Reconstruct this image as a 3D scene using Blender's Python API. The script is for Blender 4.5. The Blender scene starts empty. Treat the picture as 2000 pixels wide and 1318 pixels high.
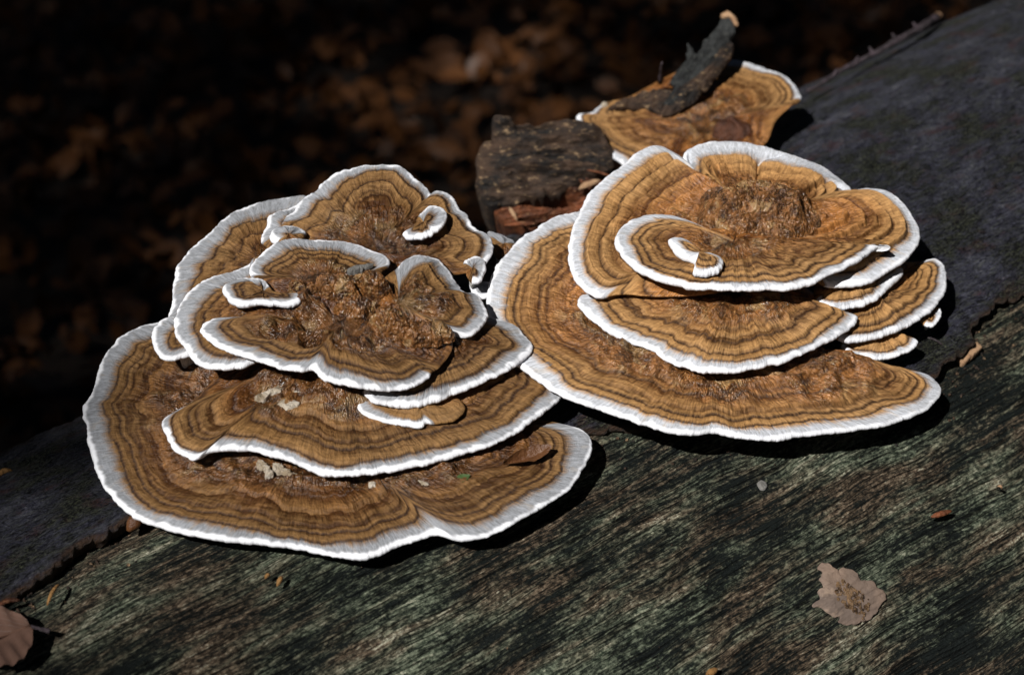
import bpy, math, random
import numpy as np
from mathutils import Vector

random.seed(7)
rng = np.random.default_rng(7)
SC = bpy.context.scene
COL = SC.collection
CM = 0.01                       # everything below is written in centimetres

# ------------------------------------------------------------------ camera
PITCH = math.radians(38.0)
DIST = 88.9
FOCAL = 80.0
VIEW = np.array([0, math.cos(PITCH), -math.sin(PITCH)])
RIGHT = np.array([1.0, 0, 0])
UP = np.array([0, math.sin(PITCH), math.cos(PITCH)])
CAM = -DIST * VIEW
cd = bpy.data.cameras.new("camera")
cam = bpy.data.objects.new("camera", cd)
COL.objects.link(cam)
cam.location = Vector(CAM * CM)
cam.rotation_euler = (math.pi / 2 - PITCH, 0, 0)
cd.lens = FOCAL
cd.sensor_width = 36
cd.sensor_fit = 'HORIZONTAL'
cd.clip_start = 0.02
cd.clip_end = 200
cd.dof.use_dof = True
cd.dof.focus_distance = (DIST + 2.0) * CM
cd.dof.aperture_fstop = 11
SC.camera = cam

# ------------------------------------------------------------------ sky and sun
LDIR = VIEW + 0.36 * RIGHT - 0.30 * UP          # the way the light travels
LDIR = LDIR / np.linalg.norm(LDIR)
SUN_EL = math.asin(-LDIR[2])
SUN_AZ = math.atan2(-LDIR[0], -LDIR[1])
w = bpy.data.worlds.new("World")
SC.world = w
w.use_nodes = True
nt = w.node_tree
nt.nodes.clear()
sky = nt.nodes.new('ShaderNodeTexSky')
sky.sky_type = 'NISHITA'
sky.sun_disc = False
sky.sun_elevation = SUN_EL
sky.sun_rotation = SUN_AZ
bgn = nt.nodes.new('ShaderNodeBackground')
bgn.inputs[1].default_value = 0.005
wo = nt.nodes.new('ShaderNodeOutputWorld')
nt.links.new(sky.outputs[0], bgn.inputs[0])
nt.links.new(bgn.outputs[0], wo.inputs[0])
sd = bpy.data.lights.new("sun", 'SUN')
sd.energy = 4.6
sd.angle = math.radians(0.5)
sd.color = (1.0, 0.975, 0.94)
sun = bpy.data.objects.new("sun", sd)
COL.objects.link(sun)
sun.rotation_euler = Vector(LDIR).to_track_quat('-Z', 'Y').to_euler()
sun.location = Vector(-LDIR * 3)
SC.view_settings.view_transform = 'Standard'
SC.view_settings.look = 'None'
SC.view_settings.exposure = 0.3
SC.view_settings.gamma = 1.0
SC.view_settings.use_curve_mapping = False
SC.render.engine = 'CYCLES'
SC.cycles.max_bounces = 5
SC.cycles.diffuse_bounces = 3
SC.cycles.glossy_bounces = 2

# ------------------------------------------------------------------ maths
def nrm(v):
    v = np.asarray(v, float)
    return v / np.linalg.norm(v)

def ray(px):
    px = np.asarray(px, float)
    k = 36.0 / FOCAL / 2000.0
    d = VIEW + ((px[..., 0:1] - 1000) * k) * RIGHT - ((px[..., 1:2] - 659) * k) * UP
    return d / np.linalg.norm(d, axis=-1, keepdims=True)

def hit_plane(px, p0, n):
    d = ray(px)
    t = ((p0 - CAM) @ n if np.ndim(p0) == 1 else ((p0 - CAM) * n).sum(-1)) / (d @ n)
    return CAM + d * np.asarray(t)[..., None]

def _hash(ix, iy, iz):
    h = (ix * 374761393 + iy * 668265263 + iz * 1274126177) & 0xFFFFFFFF
    h = ((h ^ (h >> 13)) * 1103515245) & 0xFFFFFFFF
    h = ((h ^ (h >> 16)) * 2246822519) & 0xFFFFFFFF
    return ((h ^ (h >> 15)) & 0xFFFFFF) / float(0xFFFFFF)

def noise(x, y, z=0.0):
    """smooth value noise, -1..1"""
    x, y, z = np.broadcast_arrays(np.asarray(x, float), np.asarray(y, float), np.asarray(z, float))
    xi, yi, zi = np.floor(x), np.floor(y), np.floor(z)
    fx, fy, fz = x - xi, y - yi, z - zi
    xi, yi, zi = xi.astype(np.int64), yi.astype(np.int64), zi.astype(np.int64)
    s = lambda f: f * f * f * (f * (f * 6 - 15) + 10)
    fx, fy, fz = s(fx), s(fy), s(fz)
    r = 0
    for dx in (0, 1):
        wx = fx if dx else 1 - fx
        for dy in (0, 1):
            wy = fy if dy else 1 - fy
            for dz in (0, 1):
                wz = fz if dz else 1 - fz
                r = r + wx * wy * wz * _hash(xi + dx, yi + dy, zi + dz)
    return r * 2 - 1

def fbm(x, y, z=0.0, o=4, g=0.5):
    r, a = 0, 1.0
    for k in range(o):
        r = r + a * noise(x * 2 ** k + 17.3 * k, y * 2 ** k - 9.1 * k, z * 2 ** k + 5.7 * k)
        a *= g
    return r

def worley(x, y, seed=0.0):
    """distance to the nearest jittered cell point"""
    xi, yi = np.floor(x).astype(np.int64), np.floor(y).astype(np.int64)
    best = np.full(np.shape(x), 9.0)
    sz = np.int64(int(seed * 17) + 3)
    for dx in (-1, 0, 1):
        for dy in (-1, 0, 1):
            cx, cy = xi + dx, yi + dy
            jx, jy = _hash(cx, cy, 0 * cx + sz), _hash(cx, cy, 0 * cx + sz + 91)
            best = np.minimum(best, np.hypot(cx + jx - x, cy + jy - y))
    return best

def knobs(x, y, seed=0.0):
    return np.sqrt(np.maximum(1 - (worley(x, y, seed) / .75) ** 2, 0))

def sstep(a, b, x):
    t = np.clip((x - a) / (b - a), 0, 1)
    return t * t * (3 - 2 * t)

def catmull(pts, n, closed=True):
    """centripetal-ish spline through pts (k, c), resampled to n by arc length of the first two columns"""
    P = np.asarray(pts, float)
    k = len(P)
    out = []
    seg = 14
    rangek = k if closed else k - 1
    for i in range(rangek):
        g = lambda j: P[j % k] if closed else P[min(max(j, 0), k - 1)]
        p0, p1, p2, p3 = g(i - 1), g(i), g(i + 1), g(i + 2)
        t0 = 0.0
        t1 = t0 + max(np.hypot(*(p1 - p0)[:2]), 1e-3) ** .5
        t2 = t1 + max(np.hypot(*(p2 - p1)[:2]), 1e-3) ** .5
        t3 = t2 + max(np.hypot(*(p3 - p2)[:2]), 1e-3) ** .5
        t = np.linspace(t1, t2, seg, endpoint=False)[:, None]
        A1 = (t1 - t) / (t1 - t0) * p0 + (t - t0) / (t1 - t0) * p1
        A2 = (t2 - t) / (t2 - t1) * p1 + (t - t1) / (t2 - t1) * p2
        A3 = (t3 - t) / (t3 - t2) * p2 + (t - t2) / (t3 - t2) * p3
        B1 = (t2 - t) / (t2 - t0) * A1 + (t - t0) / (t2 - t0) * A2
        B2 = (t3 - t) / (t3 - t1) * A2 + (t - t1) / (t3 - t1) * A3
        out.append((t2 - t) / (t2 - t1) * B1 + (t - t1) / (t2 - t1) * B2)
    S = np.vstack(out + ([P[-1:]] if not closed else []))
    if closed:
        S = np.vstack([S, S[:1]])
    d = np.concatenate([[0], np.cumsum(np.hypot(*np.diff(S[:, :2], axis=0).T))])
    u = np.linspace(0, d[-1], n, endpoint=not closed)
    return np.stack([np.interp(u, d, S[:, c]) for c in range(S.shape[1])], 1)

# ------------------------------------------------------------------ mesh helpers
def empty(name, label, cat, base, group=None):
    o = bpy.data.objects.new(name, None)
    COL.objects.link(o)
    o.location = Vector(np.asarray(base, float) * CM)
    o.empty_display_size = 0.02
    o['label'] = label
    o['category'] = cat
    if group:
        o['group'] = group
    o['_b'] = [float(x) for x in base]
    return o

def base_of(o):
    """world position (cm) of an object's origin"""
    return np.array(o['_b'])

def mk(name, V, F, mat, parent=None, attrs=None, smooth=True, base=None, label=None, cat=None, group=None, kind=None):
    """F: array (m,4) quads / (m,3) tris, or list of such arrays"""
    V = np.asarray(V, float)
    if base is None:
        base = base_of(parent) if parent is not None else V.mean(0)
    me = bpy.data.meshes.new(name)
    Fs = F if isinstance(F, list) else [F]
    Fs = [np.asarray(f, np.int32) for f in Fs if len(f)]
    me.vertices.add(len(V))
    me.vertices.foreach_set('co', ((V - base) * CM).astype(np.float32).ravel())
    loops = np.concatenate([f.ravel() for f in Fs])
    sizes = np.concatenate([np.full(len(f), f.shape[1], np.int32) for f in Fs])
    me.loops.add(len(loops))
    me.loops.foreach_set('vertex_index', loops)
    me.polygons.add(len(sizes))
    st = np.concatenate([[0], np.cumsum(sizes)[:-1]]).astype(np.int32)
    me.polygons.foreach_set('loop_start', st)
    me.polygons.foreach_set('loop_total', sizes)
    me.polygons.foreach_set('use_smooth', np.full(len(sizes), smooth))
    me.update(calc_edges=True)
    me.validate()
    for k, a in (attrs or {}).items():
        a = np.asarray(a, np.float32)
        if a.ndim == 2:
            at = me.attributes.new(k, 'FLOAT_VECTOR', 'POINT')
            at.data.foreach_set('vector', a.ravel())
        else:
            at = me.attributes.new(k, 'FLOAT', 'POINT')
            at.data.foreach_set('value', a)
    me.materials.append(mat)
    o = bpy.data.objects.new(name, me)
    COL.objects.link(o)
    o['_b'] = [float(x) for x in base]
    if parent is not None:
        o.parent = parent
        o.location = Vector((np.asarray(base) - base_of(parent)) * CM)
    else:
        o.location = Vector(np.asarray(base) * CM)
    if label: o['label'] = label
    if cat: o['category'] = cat
    if group: o['group'] = group
    if kind: o['kind'] = kind
    return o

def grid_faces(nr, nc, wrap=False, off=0, flip=False):
    i = np.arange(nr - 1)[:, None]
    j = np.arange(nc if wrap else nc - 1)[None, :]
    j2 = (j + 1) % nc
    a = i * nc + j; b = i * nc + j2; c = (i + 1) * nc + j2; d = (i + 1) * nc + j
    f = np.stack([a, b, c, d], -1).reshape(-1, 4) + off
    return f[:, ::-1] if flip else f

# ------------------------------------------------------------------ materials
class NB:
    def __init__(s, name):
        s.m = bpy.data.materials.new(name)
        s.m.use_nodes = True
        s.t = s.m.node_tree
        s.t.nodes.clear()
        s.out = s.t.nodes.new('ShaderNodeOutputMaterial')
        s.b = s.t.nodes.new('ShaderNodeBsdfPrincipled')
        s.t.links.new(s.b.outputs[0], s.out.inputs[0])
    def n(s, t, **k):
        n = s.t.nodes.new(t)
        for a, v in k.items(): setattr(n, a, v)
        return n
    def set(s, sock, v):
        if isinstance(v, bpy.types.NodeSocket): s.t.links.new(v, sock)
        elif v is not None: sock.default_value = v
    def attr(s, name, out='Fac'):
        return s.n('ShaderNodeAttribute', attribute_name=name).outputs[out]
    def math(s, op, a, b=None, c=None, clamp=False):
        n = s.n('ShaderNodeMath', operation=op, use_clamp=clamp)
        s.set(n.inputs[0], a); s.set(n.inputs[1], b); s.set(n.inputs[2], c)
        return n.outputs[0]
    def vmul(s, v, k, add=(0, 0, 0)):
        n = s.n('ShaderNodeVectorMath', operation='MULTIPLY_ADD')
        s.set(n.inputs[0], v); s.set(n.inputs[1], k); s.set(n.inputs[2], add)
        return n.outputs[0]
    def vadd(s, a, b):
        n = s.n('ShaderNodeVectorMath', operation='ADD')
        s.set(n.inputs[0], a); s.set(n.inputs[1], b)
        return n.outputs[0]
    def noise(s, vec, scale=1.0, detail=4, rough=.55, dist=0.0, col=False):
        n = s.n('ShaderNodeTexNoise')
        s.set(n.inputs['Vector'], vec)
        n.inputs['Scale'].default_value = scale
        n.inputs['Detail'].default_value = detail
        n.inputs['Roughness'].default_value = rough
        n.inputs['Distortion'].default_value = dist
        return n.outputs[1 if col else 0]
    def voro(s, vec, scale=1.0, feature='F1', out=0):
        n = s.n('ShaderNodeTexVoronoi', feature=feature)
        s.set(n.inputs['Vector'], vec)
        n.inputs['Scale'].default_value = scale
        return n.outputs[out]
    def mr(s, v, a, b, c=0.0, d=1.0, smooth=True):
        n = s.n('ShaderNodeMapRange', interpolation_type='SMOOTHSTEP' if smooth else 'LINEAR')
        s.set(n.inputs[0], v)
        for i, x in enumerate((a, b, c, d)): s.set(n.inputs[i + 1], x)
        return n.outputs[0]
    def mix(s, f, a, b, mode='MIX'):
        n = s.n('ShaderNodeMix', data_type='RGBA', blend_type=mode)
        s.set(n.inputs[0], f)
        for i, v in ((6, a), (7, b)):
            if isinstance(v, tuple) and len(v) == 3: v = v + (1,)
            s.set(n.inputs[i], v)
        return n.outputs[2]
    def scale(s, colr, f):
        n = s.n('ShaderNodeVectorMath', operation='SCALE')
        s.set(n.inputs[0], colr); s.set(n.inputs[3], f)
        return n.outputs[0]
    def bump(s, h, strength=1.0, dist=.001, normal=None):
        n = s.n('ShaderNodeBump')
        n.inputs['Strength'].default_value = strength
        n.inputs['Distance'].default_value = dist
        s.set(n.inputs['Height'], h)
        if normal is not None: s.set(n.inputs['Normal'], normal)
        return n.outputs[0]
    def done(s, color, rough=.6, normal=None, spec=.5):
        s.set(s.b.inputs['Base Color'], color if not (isinstance(color, tuple) and len(color) == 3) else color + (1,))
        s.set(s.b.inputs['Roughness'], rough)
        s.set(s.b.inputs['Specular IOR Level'], spec)
        if normal is not None: s.set(s.b.inputs['Normal'], normal)
        return s.m

def mat_fungus():
    b = NB('zoned_fungus_flesh')
    fib = b.attr('fib', 'Vector')            # rim x, rim y, distance from the rim (cm)
    loc = b.attr('loc', 'Vector')            # local position (cm)
    mrel = b.attr('mrel'); dark = b.attr('dark'); tone = b.attr('tone'); inner = b.attr('inner'); seed = b.attr('seed')
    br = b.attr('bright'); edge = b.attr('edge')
    sv = b.n('ShaderNodeCombineXYZ'); b.set(sv.inputs[2], seed)
    f1 = b.noise(b.vadd(b.vmul(fib, (9, 9, 2.2)), sv.outputs[0]), 1, 4, .62)        # radial fibres
    f2 = b.noise(b.vadd(b.vmul(fib, (2.6, 2.6, 1.0)), sv.outputs[0]), 1, 3, .55)
    f3 = b.noise(b.vadd(b.vmul(fib, (17, 17, 5.0)), sv.outputs[0]), 1, 3, .65)
    f4 = b.noise(b.vadd(b.vmul(fib, (.9, .9, 8.0)), sv.outputs[0]), 1, 3, .6)      # fine concentric lines
    m0 = b.noise(loc, .45, 3, .5)
    m1 = b.noise(loc, 2.0, 6, .62, .3)
    m2 = b.noise(loc, 9, 5, .65)
    mb = b.noise(loc, 1.0, 4, .6, .5)
    light = b.mix(m0, (.375, .214, .090), (.275, .142, .048))
    deep = b.mix(m0, (.058, .025, .0085), (.088, .036, .0105))
    tn = b.math('ADD', b.math('MULTIPLY_ADD', tone, 1.15, -.24), b.math('MULTIPLY', b.math('SUBTRACT', f2, .5), .7))
    tn = b.math('ADD', tn, b.math('MULTIPLY', b.math('SUBTRACT', f4, .5), 1.7))
    tn = b.math('ADD', tn, b.math('MULTIPLY', b.math('SUBTRACT', f1, .5), .8), clamp=True)
    zc = b.mix(tn, deep, light)
    ic = b.mix(b.mr(m1, .34, .64), (.048, .019, .0065), (.26, .108, .032))
    ic = b.mix(b.mr(m2, .56, .70), ic, (.42, .235, .090))
    ic = b.mix(b.math('MULTIPLY', b.mr(mb, .55, .61), b.mr(f1, .3, .7, .45, .95)), ic, (.33, .205, .090))
    zc = b.mix(b.math('MULTIPLY', b.attr('warm'), .85), zc, b.mix(1.0, zc, (1.06, .73, .42), 'MULTIPLY'))
    c = b.mix(inner, zc, ic)
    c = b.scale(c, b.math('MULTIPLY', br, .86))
    dk = b.math('MULTIPLY', dark, b.mr(f1, .3, .75, 1.15, .75), clamp=True)
    c = b.mix(dk, c, (.026, .0125, .0085))
    fm = b.math('ADD', b.math('MULTIPLY', f1, .8), b.math('MULTIPLY', f3, .7))
    c = b.scale(c, b.mr(fm, .5, 1.0, .68, 1.34, False))
    # pale growing margin: white at the very edge, then grey, then fading into tan fibres
    wv = b.math('ADD', mrel, b.math('MULTIPLY', b.math('SUBTRACT', f1, .5), .55))
    wv = b.math('ADD', wv, b.math('MULTIPLY', b.math('SUBTRACT', f2, .5), .45))
    wc0 = b.mix(b.mr(fm, .5, 1.0), (.215, .22, .23), (.40, .415, .45))
    wc0 = b.mix(b.math('MULTIPLY', b.mr(f2, .55, .72), .35), wc0, (.40, .33, .25))
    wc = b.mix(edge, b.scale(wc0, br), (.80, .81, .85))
    c = b.mix(b.mr(wv, 1.14, .58), c, wc)
    gl = b.math('MAXIMUM', inner, b.math('MULTIPLY', b.attr('warm'), .7))
    rough = b.mix(b.mr(wv, 1.1, .7), b.mix(gl, (.50,) * 3, (.17,) * 3), (.75,) * 3)
    h1 = b.math('ADD', b.math('MULTIPLY', f1, .6), b.math('MULTIPLY', f3, .55))
    h1 = b.math('ADD', h1, b.math('MULTIPLY', f4, .8))
    wst = b.mr(wv, 1.1, .6, 1.0, .45)
    n1 = b.bump(b.math('MULTIPLY', h1, wst), .75, .0012)
    hw = b.math('MULTIPLY', b.voro(b.vadd(loc, b.vmul(b.noise(loc, 3, 2, .5, 0, True), (.5, .5, .5))), 5.0), b.math('MULTIPLY', inner, -.8))
    hw = b.math('ADD', hw, b.math('MULTIPLY', b.math('MULTIPLY', m2, inner), .8))
    n2 = b.bump(hw, .7, .0012, n1)
    tuft = b.voro(b.vadd(b.vmul(fib, (8, 8, 5)), sv.outputs[0]), 1)
    n3 = b.bump(b.math('MULTIPLY', tuft, gl), .8, .0011, n2)
    return b.done(c, rough, n3, b.mr(gl, 0, 1, .14, .8))

def mat_pores():
    b = NB('cream_pore_surface')
    loc = b.attr('loc', 'Vector')
    v = b.voro(loc, 16)
    c = b.mix(b.mr(v, .0, .5), (.30, .27, .22), (.62, .60, .55))
    return b.done(c, .8, b.bump(v, .6, .0008))

def mat_wart():
    b = NB('warty_brown_flesh')
    p = b.vmul(b.n('ShaderNodeNewGeometry').outputs['Position'], (100, 100, 100))
    n1 = b.noise(p, 1.6, 5, .6)
    v = b.voro(p, 5.0)
    c = b.mix(b.mr(n1, .35, .62), (.11, .045, .015), (.33, .17, .055))
    c = b.mix(b.mr(v, .2, .6), c, (.055, .02, .009))
    n = b.bump(b.noise(p, 9, 4, .6), .7, .0012)
    return b.done(c, .38, n, .5)

def mat_wood():
    b = NB('weathered_bare_wood')
    lc = b.attr('lc', 'Vector')
    w1 = b.noise(lc, .16, 2, .5, 0, True)
    w2 = b.noise(b.vmul(lc, (.8, 1.6, 1)), 1, 3, .5, 0, True)
    lw = b.vadd(lc, b.vmul(w1, (0, .8, 0), (0, -.4, 0)))
    lw = b.vadd(lw, b.vmul(w2, (.2, .10, 0), (-.1, -.05, 0)))
    streak = b.noise(b.vmul(lw, (.22, 3.4, 1)), 1, 5, .6)             # long fibres
    fine = b.noise(b.vmul(lw, (1.5, 13.0, 1)), 1, 4, .6)              # short flecks
    speck = b.noise(b.vmul(lw, (6.5, 12.0, 1)), 1, 4, .7)
    speck2 = b.noise(b.vmul(lw, (3.2, 6.0, 1), (4, 9, 0)), 1, 5, .7)
    patch = b.noise(b.vmul(lw, (.13, .34, 1)), 1, 4, .6)
    patch2 = b.noise(b.vmul(lw, (.16, .45, 1), (31, 7, 0)), 1, 5, .6)
    patch3 = b.noise(b.vmul(lw, (.5, 1.25, 1), (3, 57, 0)), 1, 5, .65)
    black = b.mix(speck2, (.0035, .0052, .0052), (.012, .016, .0145))
    green = b.mix(b.mr(speck2, .38, .62), (.052, .070, .046), (.265, .30, .21))
    brown = b.mix(b.mr(speck2, .38, .62), (.050, .034, .023), (.245, .18, .12))
    pale = b.mix(b.mr(speck, .38, .62), (.22, .22, .155), (.52, .50, .38))
    gb = b.mix(b.mr(b.math('ADD', b.math('MULTIPLY', patch2, .8), b.math('MULTIPLY', streak, .25)), .44, .62), green, brown)
    amt = b.math('ADD', b.math('MULTIPLY', streak, .85), b.math('MULTIPLY', fine, .70))
    amt = b.math('ADD', amt, b.math('MULTIPLY', speck, .60))
    amt = b.math('ADD', amt, b.math('MULTIPLY', speck2, .45))
    amt = b.math('ADD', amt, b.math('MULTIPLY', patch, 1.05))
    amt = b.math('ADD', amt, b.math('MULTIPLY', patch3, .5))
    k = b.mr(amt, 1.92, 2.27)
    c = b.mix(k, black, gb)
    c = b.mix(b.mr(amt, 2.22, 2.46), c, pale)
    chk = b.noise(b.vmul(lw, (.30, 12.0, 1), (5, 3, 0)), 1, 3, .6)
    chk2 = b.noise(b.vmul(lw, (.14, 4.2, 1), (15, 3, 0)), 1, 4, .6)
    c = b.scale(c, b.mr(chk, .37, .46, .22, 1.0))
    c = b.scale(c, b.mr(b.math('ABSOLUTE', b.math('SUBTRACT', chk2, .5)), .0, .02, .25, 1.0))
    h = b.math('ADD', b.math('MULTIPLY', fine, .6), b.math('MULTIPLY', b.mr(chk, .35, .47), .6))
    h = b.math('ADD', h, b.math('MULTIPLY', streak, .4))
    h = b.math('ADD', h, b.math('MULTIPLY', speck, .8))
    h = b.math('ADD', h, b.math('MULTIPLY', b.mr(amt, 1.8, 2.35), .5))
    r = b.mr(speck, .35, .65, .75, .38)
    return b.done(c, r, b.bump(h, .9, .0018), .16)

def mat_bark():
    b = NB('slate_grey_bark')
    lc = b.attr('lc', 'Vector')
    w = b.noise(b.vmul(lc, (.6, 1, 1)), 1, 3, .5, 0, True)
    lw = b.vadd(lc, b.vmul(w, (.3, .3, 0), (-.15, -.15, 0)))
    n1 = b.noise(b.vmul(lw, (1, 1.5, 1)), .3, 5, .6)
    n2 = b.noise(b.vmul(lw, (2.2, 5.5, 1)), 1, 5, .7)
    n3 = b.noise(b.vmul(lw, (7, 14, 1)), 1, 4, .7)
    n5 = b.noise(b.vmul(lw, (1.2, 11, 1), (3, 3, 0)), 1, 4, .65)
    n4 = b.noise(b.vmul(lw, (.5, .8, 1), (9, 4, 0)), 1, 4, .6)
    v = b.math('ADD', b.math('MULTIPLY', n2, .8), b.math('MULTIPLY', n3, .8))
    v = b.math('ADD', v, b.math('MULTIPLY', n5, .5))
    v = b.math('ADD', v, b.math('MULTIPLY', n1, .8))
    c = b.mix(b.mr(v, 1.30, 1.58), (.0040, .0039, .0056), (.078, .079, .115))
    c = b.mix(b.mr(v, 1.56, 1.74), c, (.24, .245, .27))
    c = b.mix(b.math('MULTIPLY', b.mr(n5, .48, .62), .6), c, b.mix(n3, (.02, .023, .014), (.125, .135, .085)))
    c = b.mix(b.math('MULTIPLY', b.mr(n4, .54, .68), b.mr(n3, .42, .6)), c, (.10, .042, .038))
    c = b.mix(b.math('MULTIPLY', b.mr(n1, .50, .38), b.mr(n3, .5, .62)), c, (.115, .125, .075))
    crack = b.noise(b.vmul(lw, (.22, .8, 1), (2, 8, 0)), 1, 4, .5)
    ck = b.math('ABSOLUTE', b.math('SUBTRACT', crack, .47))
    ckm = b.mr(n1, .45, .6)
    c = b.scale(c, b.mix(ckm, (1, 1, 1), b.mr(ck, .0, .008, .35, 1.0)))
    h = b.math('ADD', b.math('MULTIPLY', n2, .9), b.math('MULTIPLY', n3, .7))
    h = b.math('ADD', h, b.math('MULTIPLY', n5, .5))
    edge = b.attr('edge')
    c = b.mix(b.math('MULTIPLY', edge, b.mr(n2, .3, .55)), c, (.07, .040, .025))
    return b.done(c, b.mr(n3, .3, .7, .65, .36), b.bump(h, 1.0, .007), .25)

def mat_rough(name, d, l, sc=3.0, pale=None, rough=.8, stretch=(1, 1, 1)):
    b = NB(name)
    p = b.vmul(b.n('ShaderNodeNewGeometry').outputs['Position'], tuple(100 * s for s in stretch))
    n1 = b.noise(p, sc * .35, 5, .6)
    n2 = b.noise(p, sc * 1.6, 5, .65)
    c = b.mix(b.mr(n1, .35, .65), d, l)
    if pale: c = b.mix(b.mr(n2, .55, .72), c, pale)
    return b.done(c, rough, b.bump(n2, .9, .002), .4)

def mat_leaf(name, a, c2, rough=.5):
    b = NB(name)
    lv = b.attr('lv', 'Vector')       # along, across, per-leaf random
    sx = b.n('ShaderNodeSeparateXYZ'); b.set(sx.inputs[0], lv)
    n1 = b.noise(b.vmul(lv, (6, 6, 40)), 1, 4, .6)
    tint = b.math('ADD', b.math('MULTIPLY', sx.outputs[2], .8), b.math('MULTIPLY', n1, .35), clamp=True)
    c = b.mix(tint, a, c2)
    vein = b.math('ABSOLUTE', b.math('SUBTRACT', b.math('FRACT', b.math('ADD', b.math('MULTIPLY', sx.outputs[0], 7), b.math('MULTIPLY', b.math('ABSOLUTE', sx.outputs[1]), -4))), .5))
    vk = b.mr(vein, .06, .0)
    mid = b.mr(b.math('ABSOLUTE', sx.outputs[1]), .05, .0)
    vk = b.math('MAXIMUM', b.math('MULTIPLY', vk, .6), mid)
    c = b.mix(b.math('MULTIPLY', vk, .5), c, b.scale(c, 1.8))
    return b.done(c, rough, b.bump(vk, .5, .0006), .4)

M_F = mat_fungus(); M_P = mat_pores(); M_WART = mat_wart(); M_WOOD = mat_wood(); M_BARK = mat_bark()
M_SOIL = mat_rough('dark_soil', (.008, .005, .003), (.022, .013, .008), 1.0)
M_LITTER = mat_leaf('brown_litter_leaves', (.038, .0135, .004), (.17, .066, .020))
M_PALE = mat_leaf('pale_litter_leaves', (.14, .075, .034), (.24, .16, .10))
M_BEECH = mat_leaf('copper_beech_leaf', (.085, .045, .030), (.17, .10, .075), .42)
M_GREEN = mat_leaf('green_canopy_leaves', (.03, .06, .015), (.06, .10, .03))
M_CHUNK = mat_rough('rotten_wood', (.005, .0035, .003), (.050, .027, .015), 2.4, (.30, .20, .11), .8, (.55, 1, 1.3))
M_CHARBARK = mat_rough('black_bark', (.006, .0065, .0065), (.026, .028, .028), 3.0, (.07, .07, .062), .8)
M_REDROT = mat_rough('red_brown_rot', (.05, .016, .006), (.20, .06, .02), 3.0, (.30, .15, .07), .6)
M_TRUNK = mat_rough('grey_brown_trunk', (.05, .045, .035), (.10, .09, .075), .3)
M_TWIG = mat_rough('dark_twig', (.020, .014, .016), (.07, .05, .06), 4.0, (.13, .12, .12), .6)
M_CUT = mat_rough('pale_cut_wood', (.30, .17, .09), (.45, .28, .16), 4.0)
M_NEEDLE = mat_rough('dry_needle', (.24, .12, .035), (.34, .18, .06), 4.0)
M_CREAM = mat_rough('cream_crust', (.26, .20, .13), (.48, .42, .34), 4.0, (.60, .56, .50))
M_PINK = mat_rough('pinkish_crust', (.125, .092, .074), (.215, .148, .108), 1.2, (.29, .21, .155), .8, (.35, .6, 1))
M_GRAIN = mat_rough('golden_granule', (.030, .016, .009), (.26, .16, .085), 9.0, None, .25)
M_BROWNLEAF = mat_rough('curled_brown_leaf', (.055, .020, .008), (.13, .055, .02), 1.2, None, .4)
M_CORE = mat_rough('dark_knob', (.03, .010, .005), (.10, .035, .015), 3.0, None, .4)
M_GREYFLECK = mat_rough('grey_fleck', (.13, .125, .115), (.24, .23, .215), 4.0)

# ------------------------------------------------------------------ the log
RLOG = 25.0
TB = 0.55
rA, rB = ray([0, 893]), ray([1950, 0])
NPL = nrm(np.cross(rA, rB))
if NPL[2] > 0: NPL = -NPL
AX = nrm(np.cross(NPL, [0, 0, 1]))
if AX[0] < 0: AX = -AX
BV = nrm(np.cross(AX, [0, 0, 1]))
if BV[1] > 0: BV = -BV
EF = nrm(np.cross(AX, NPL))
if EF @ VIEW < 0: EF = -EF

def cyl(alpha):
    return CAM + alpha * EF + RLOG * NPL

def hit_cyl(px, C, R=RLOG):
    d = ray(px)
    o = CAM - C
    dp = d - np.outer(d @ AX, AX).reshape(d.shape) if d.ndim > 1 else d - (d @ AX) * AX
    op = o - (o @ AX) * AX
    a = (dp * dp).sum(-1); bq = 2 * (dp @ op); c = op @ op - R * R
    disc = np.maximum(bq * bq - 4 * a * c, 0)
    t = (-bq - np.sqrt(disc)) / (2 * a)
    return CAM + d * np.asarray(t)[..., None]

lo, hi = 40.0, 160.0
for _ in range(50):
    mid = (lo + hi) / 2
    h_ = (hit_cyl(np.array([1000., 900.]), cyl(mid)) - CAM) @ VIEW
    if h_ > 90.5: hi = mid
    else: lo = mid
CLOG = cyl(mid)
CLOG = CLOG - (CLOG @ AX) * AX
ZV = np.array([0, 0, 1.0])
def log_pt(x, phi, r):
    x, phi, r = np.broadcast_arrays(x, phi, r)
    return CLOG + x[..., None] * AX + (r * np.cos(phi))[..., None] * ZV + (r * np.sin(phi))[..., None] * BV
def log_coords(P):
    d = P - CLOG
    return d @ AX, np.arctan2(d @ BV, d @ ZV)
def on_log(px, R=RLOG):
    return hit_cyl(np.asarray(px, float), CLOG, R)

FLOOR_Z = CLOG[2] - RLOG - 1.0

# bark edge: (axial, angle) pairs from where it runs on the log
_bp = [(-60, 1200), (0, 1168), (75, 1130), (150, 1078), (215, 1040), (280, 1005), (420, 980), (700, 940), (1000, 870), (1300, 840), (1600, 800), (1780, 742), (1835, 752), (1870, 720), (1905, 690), (1895, 655), (1935, 620), (2000, 592), (2100, 560)]
_c = [log_coords(on_log(p)) for p in _bp]
BEX = np.array([c[0] for c in _c]); BEP = np.array([c[1] for c in _c])
_o = np.argsort(BEX); BEX, BEP = BEX[_o], BEP[_o]

log = empty('fallen_log', 'huge fallen log with slate grey bark above and bare greenish wood below', 'log', log_pt(0., 0., RLOG - 25))
def wood_big(X, Y):
    return .05 * fbm(X * .12, Y * .7, 3.1, 2) + .30 * fbm(X * .05, Y * .08, 1.0, 2)
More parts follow.
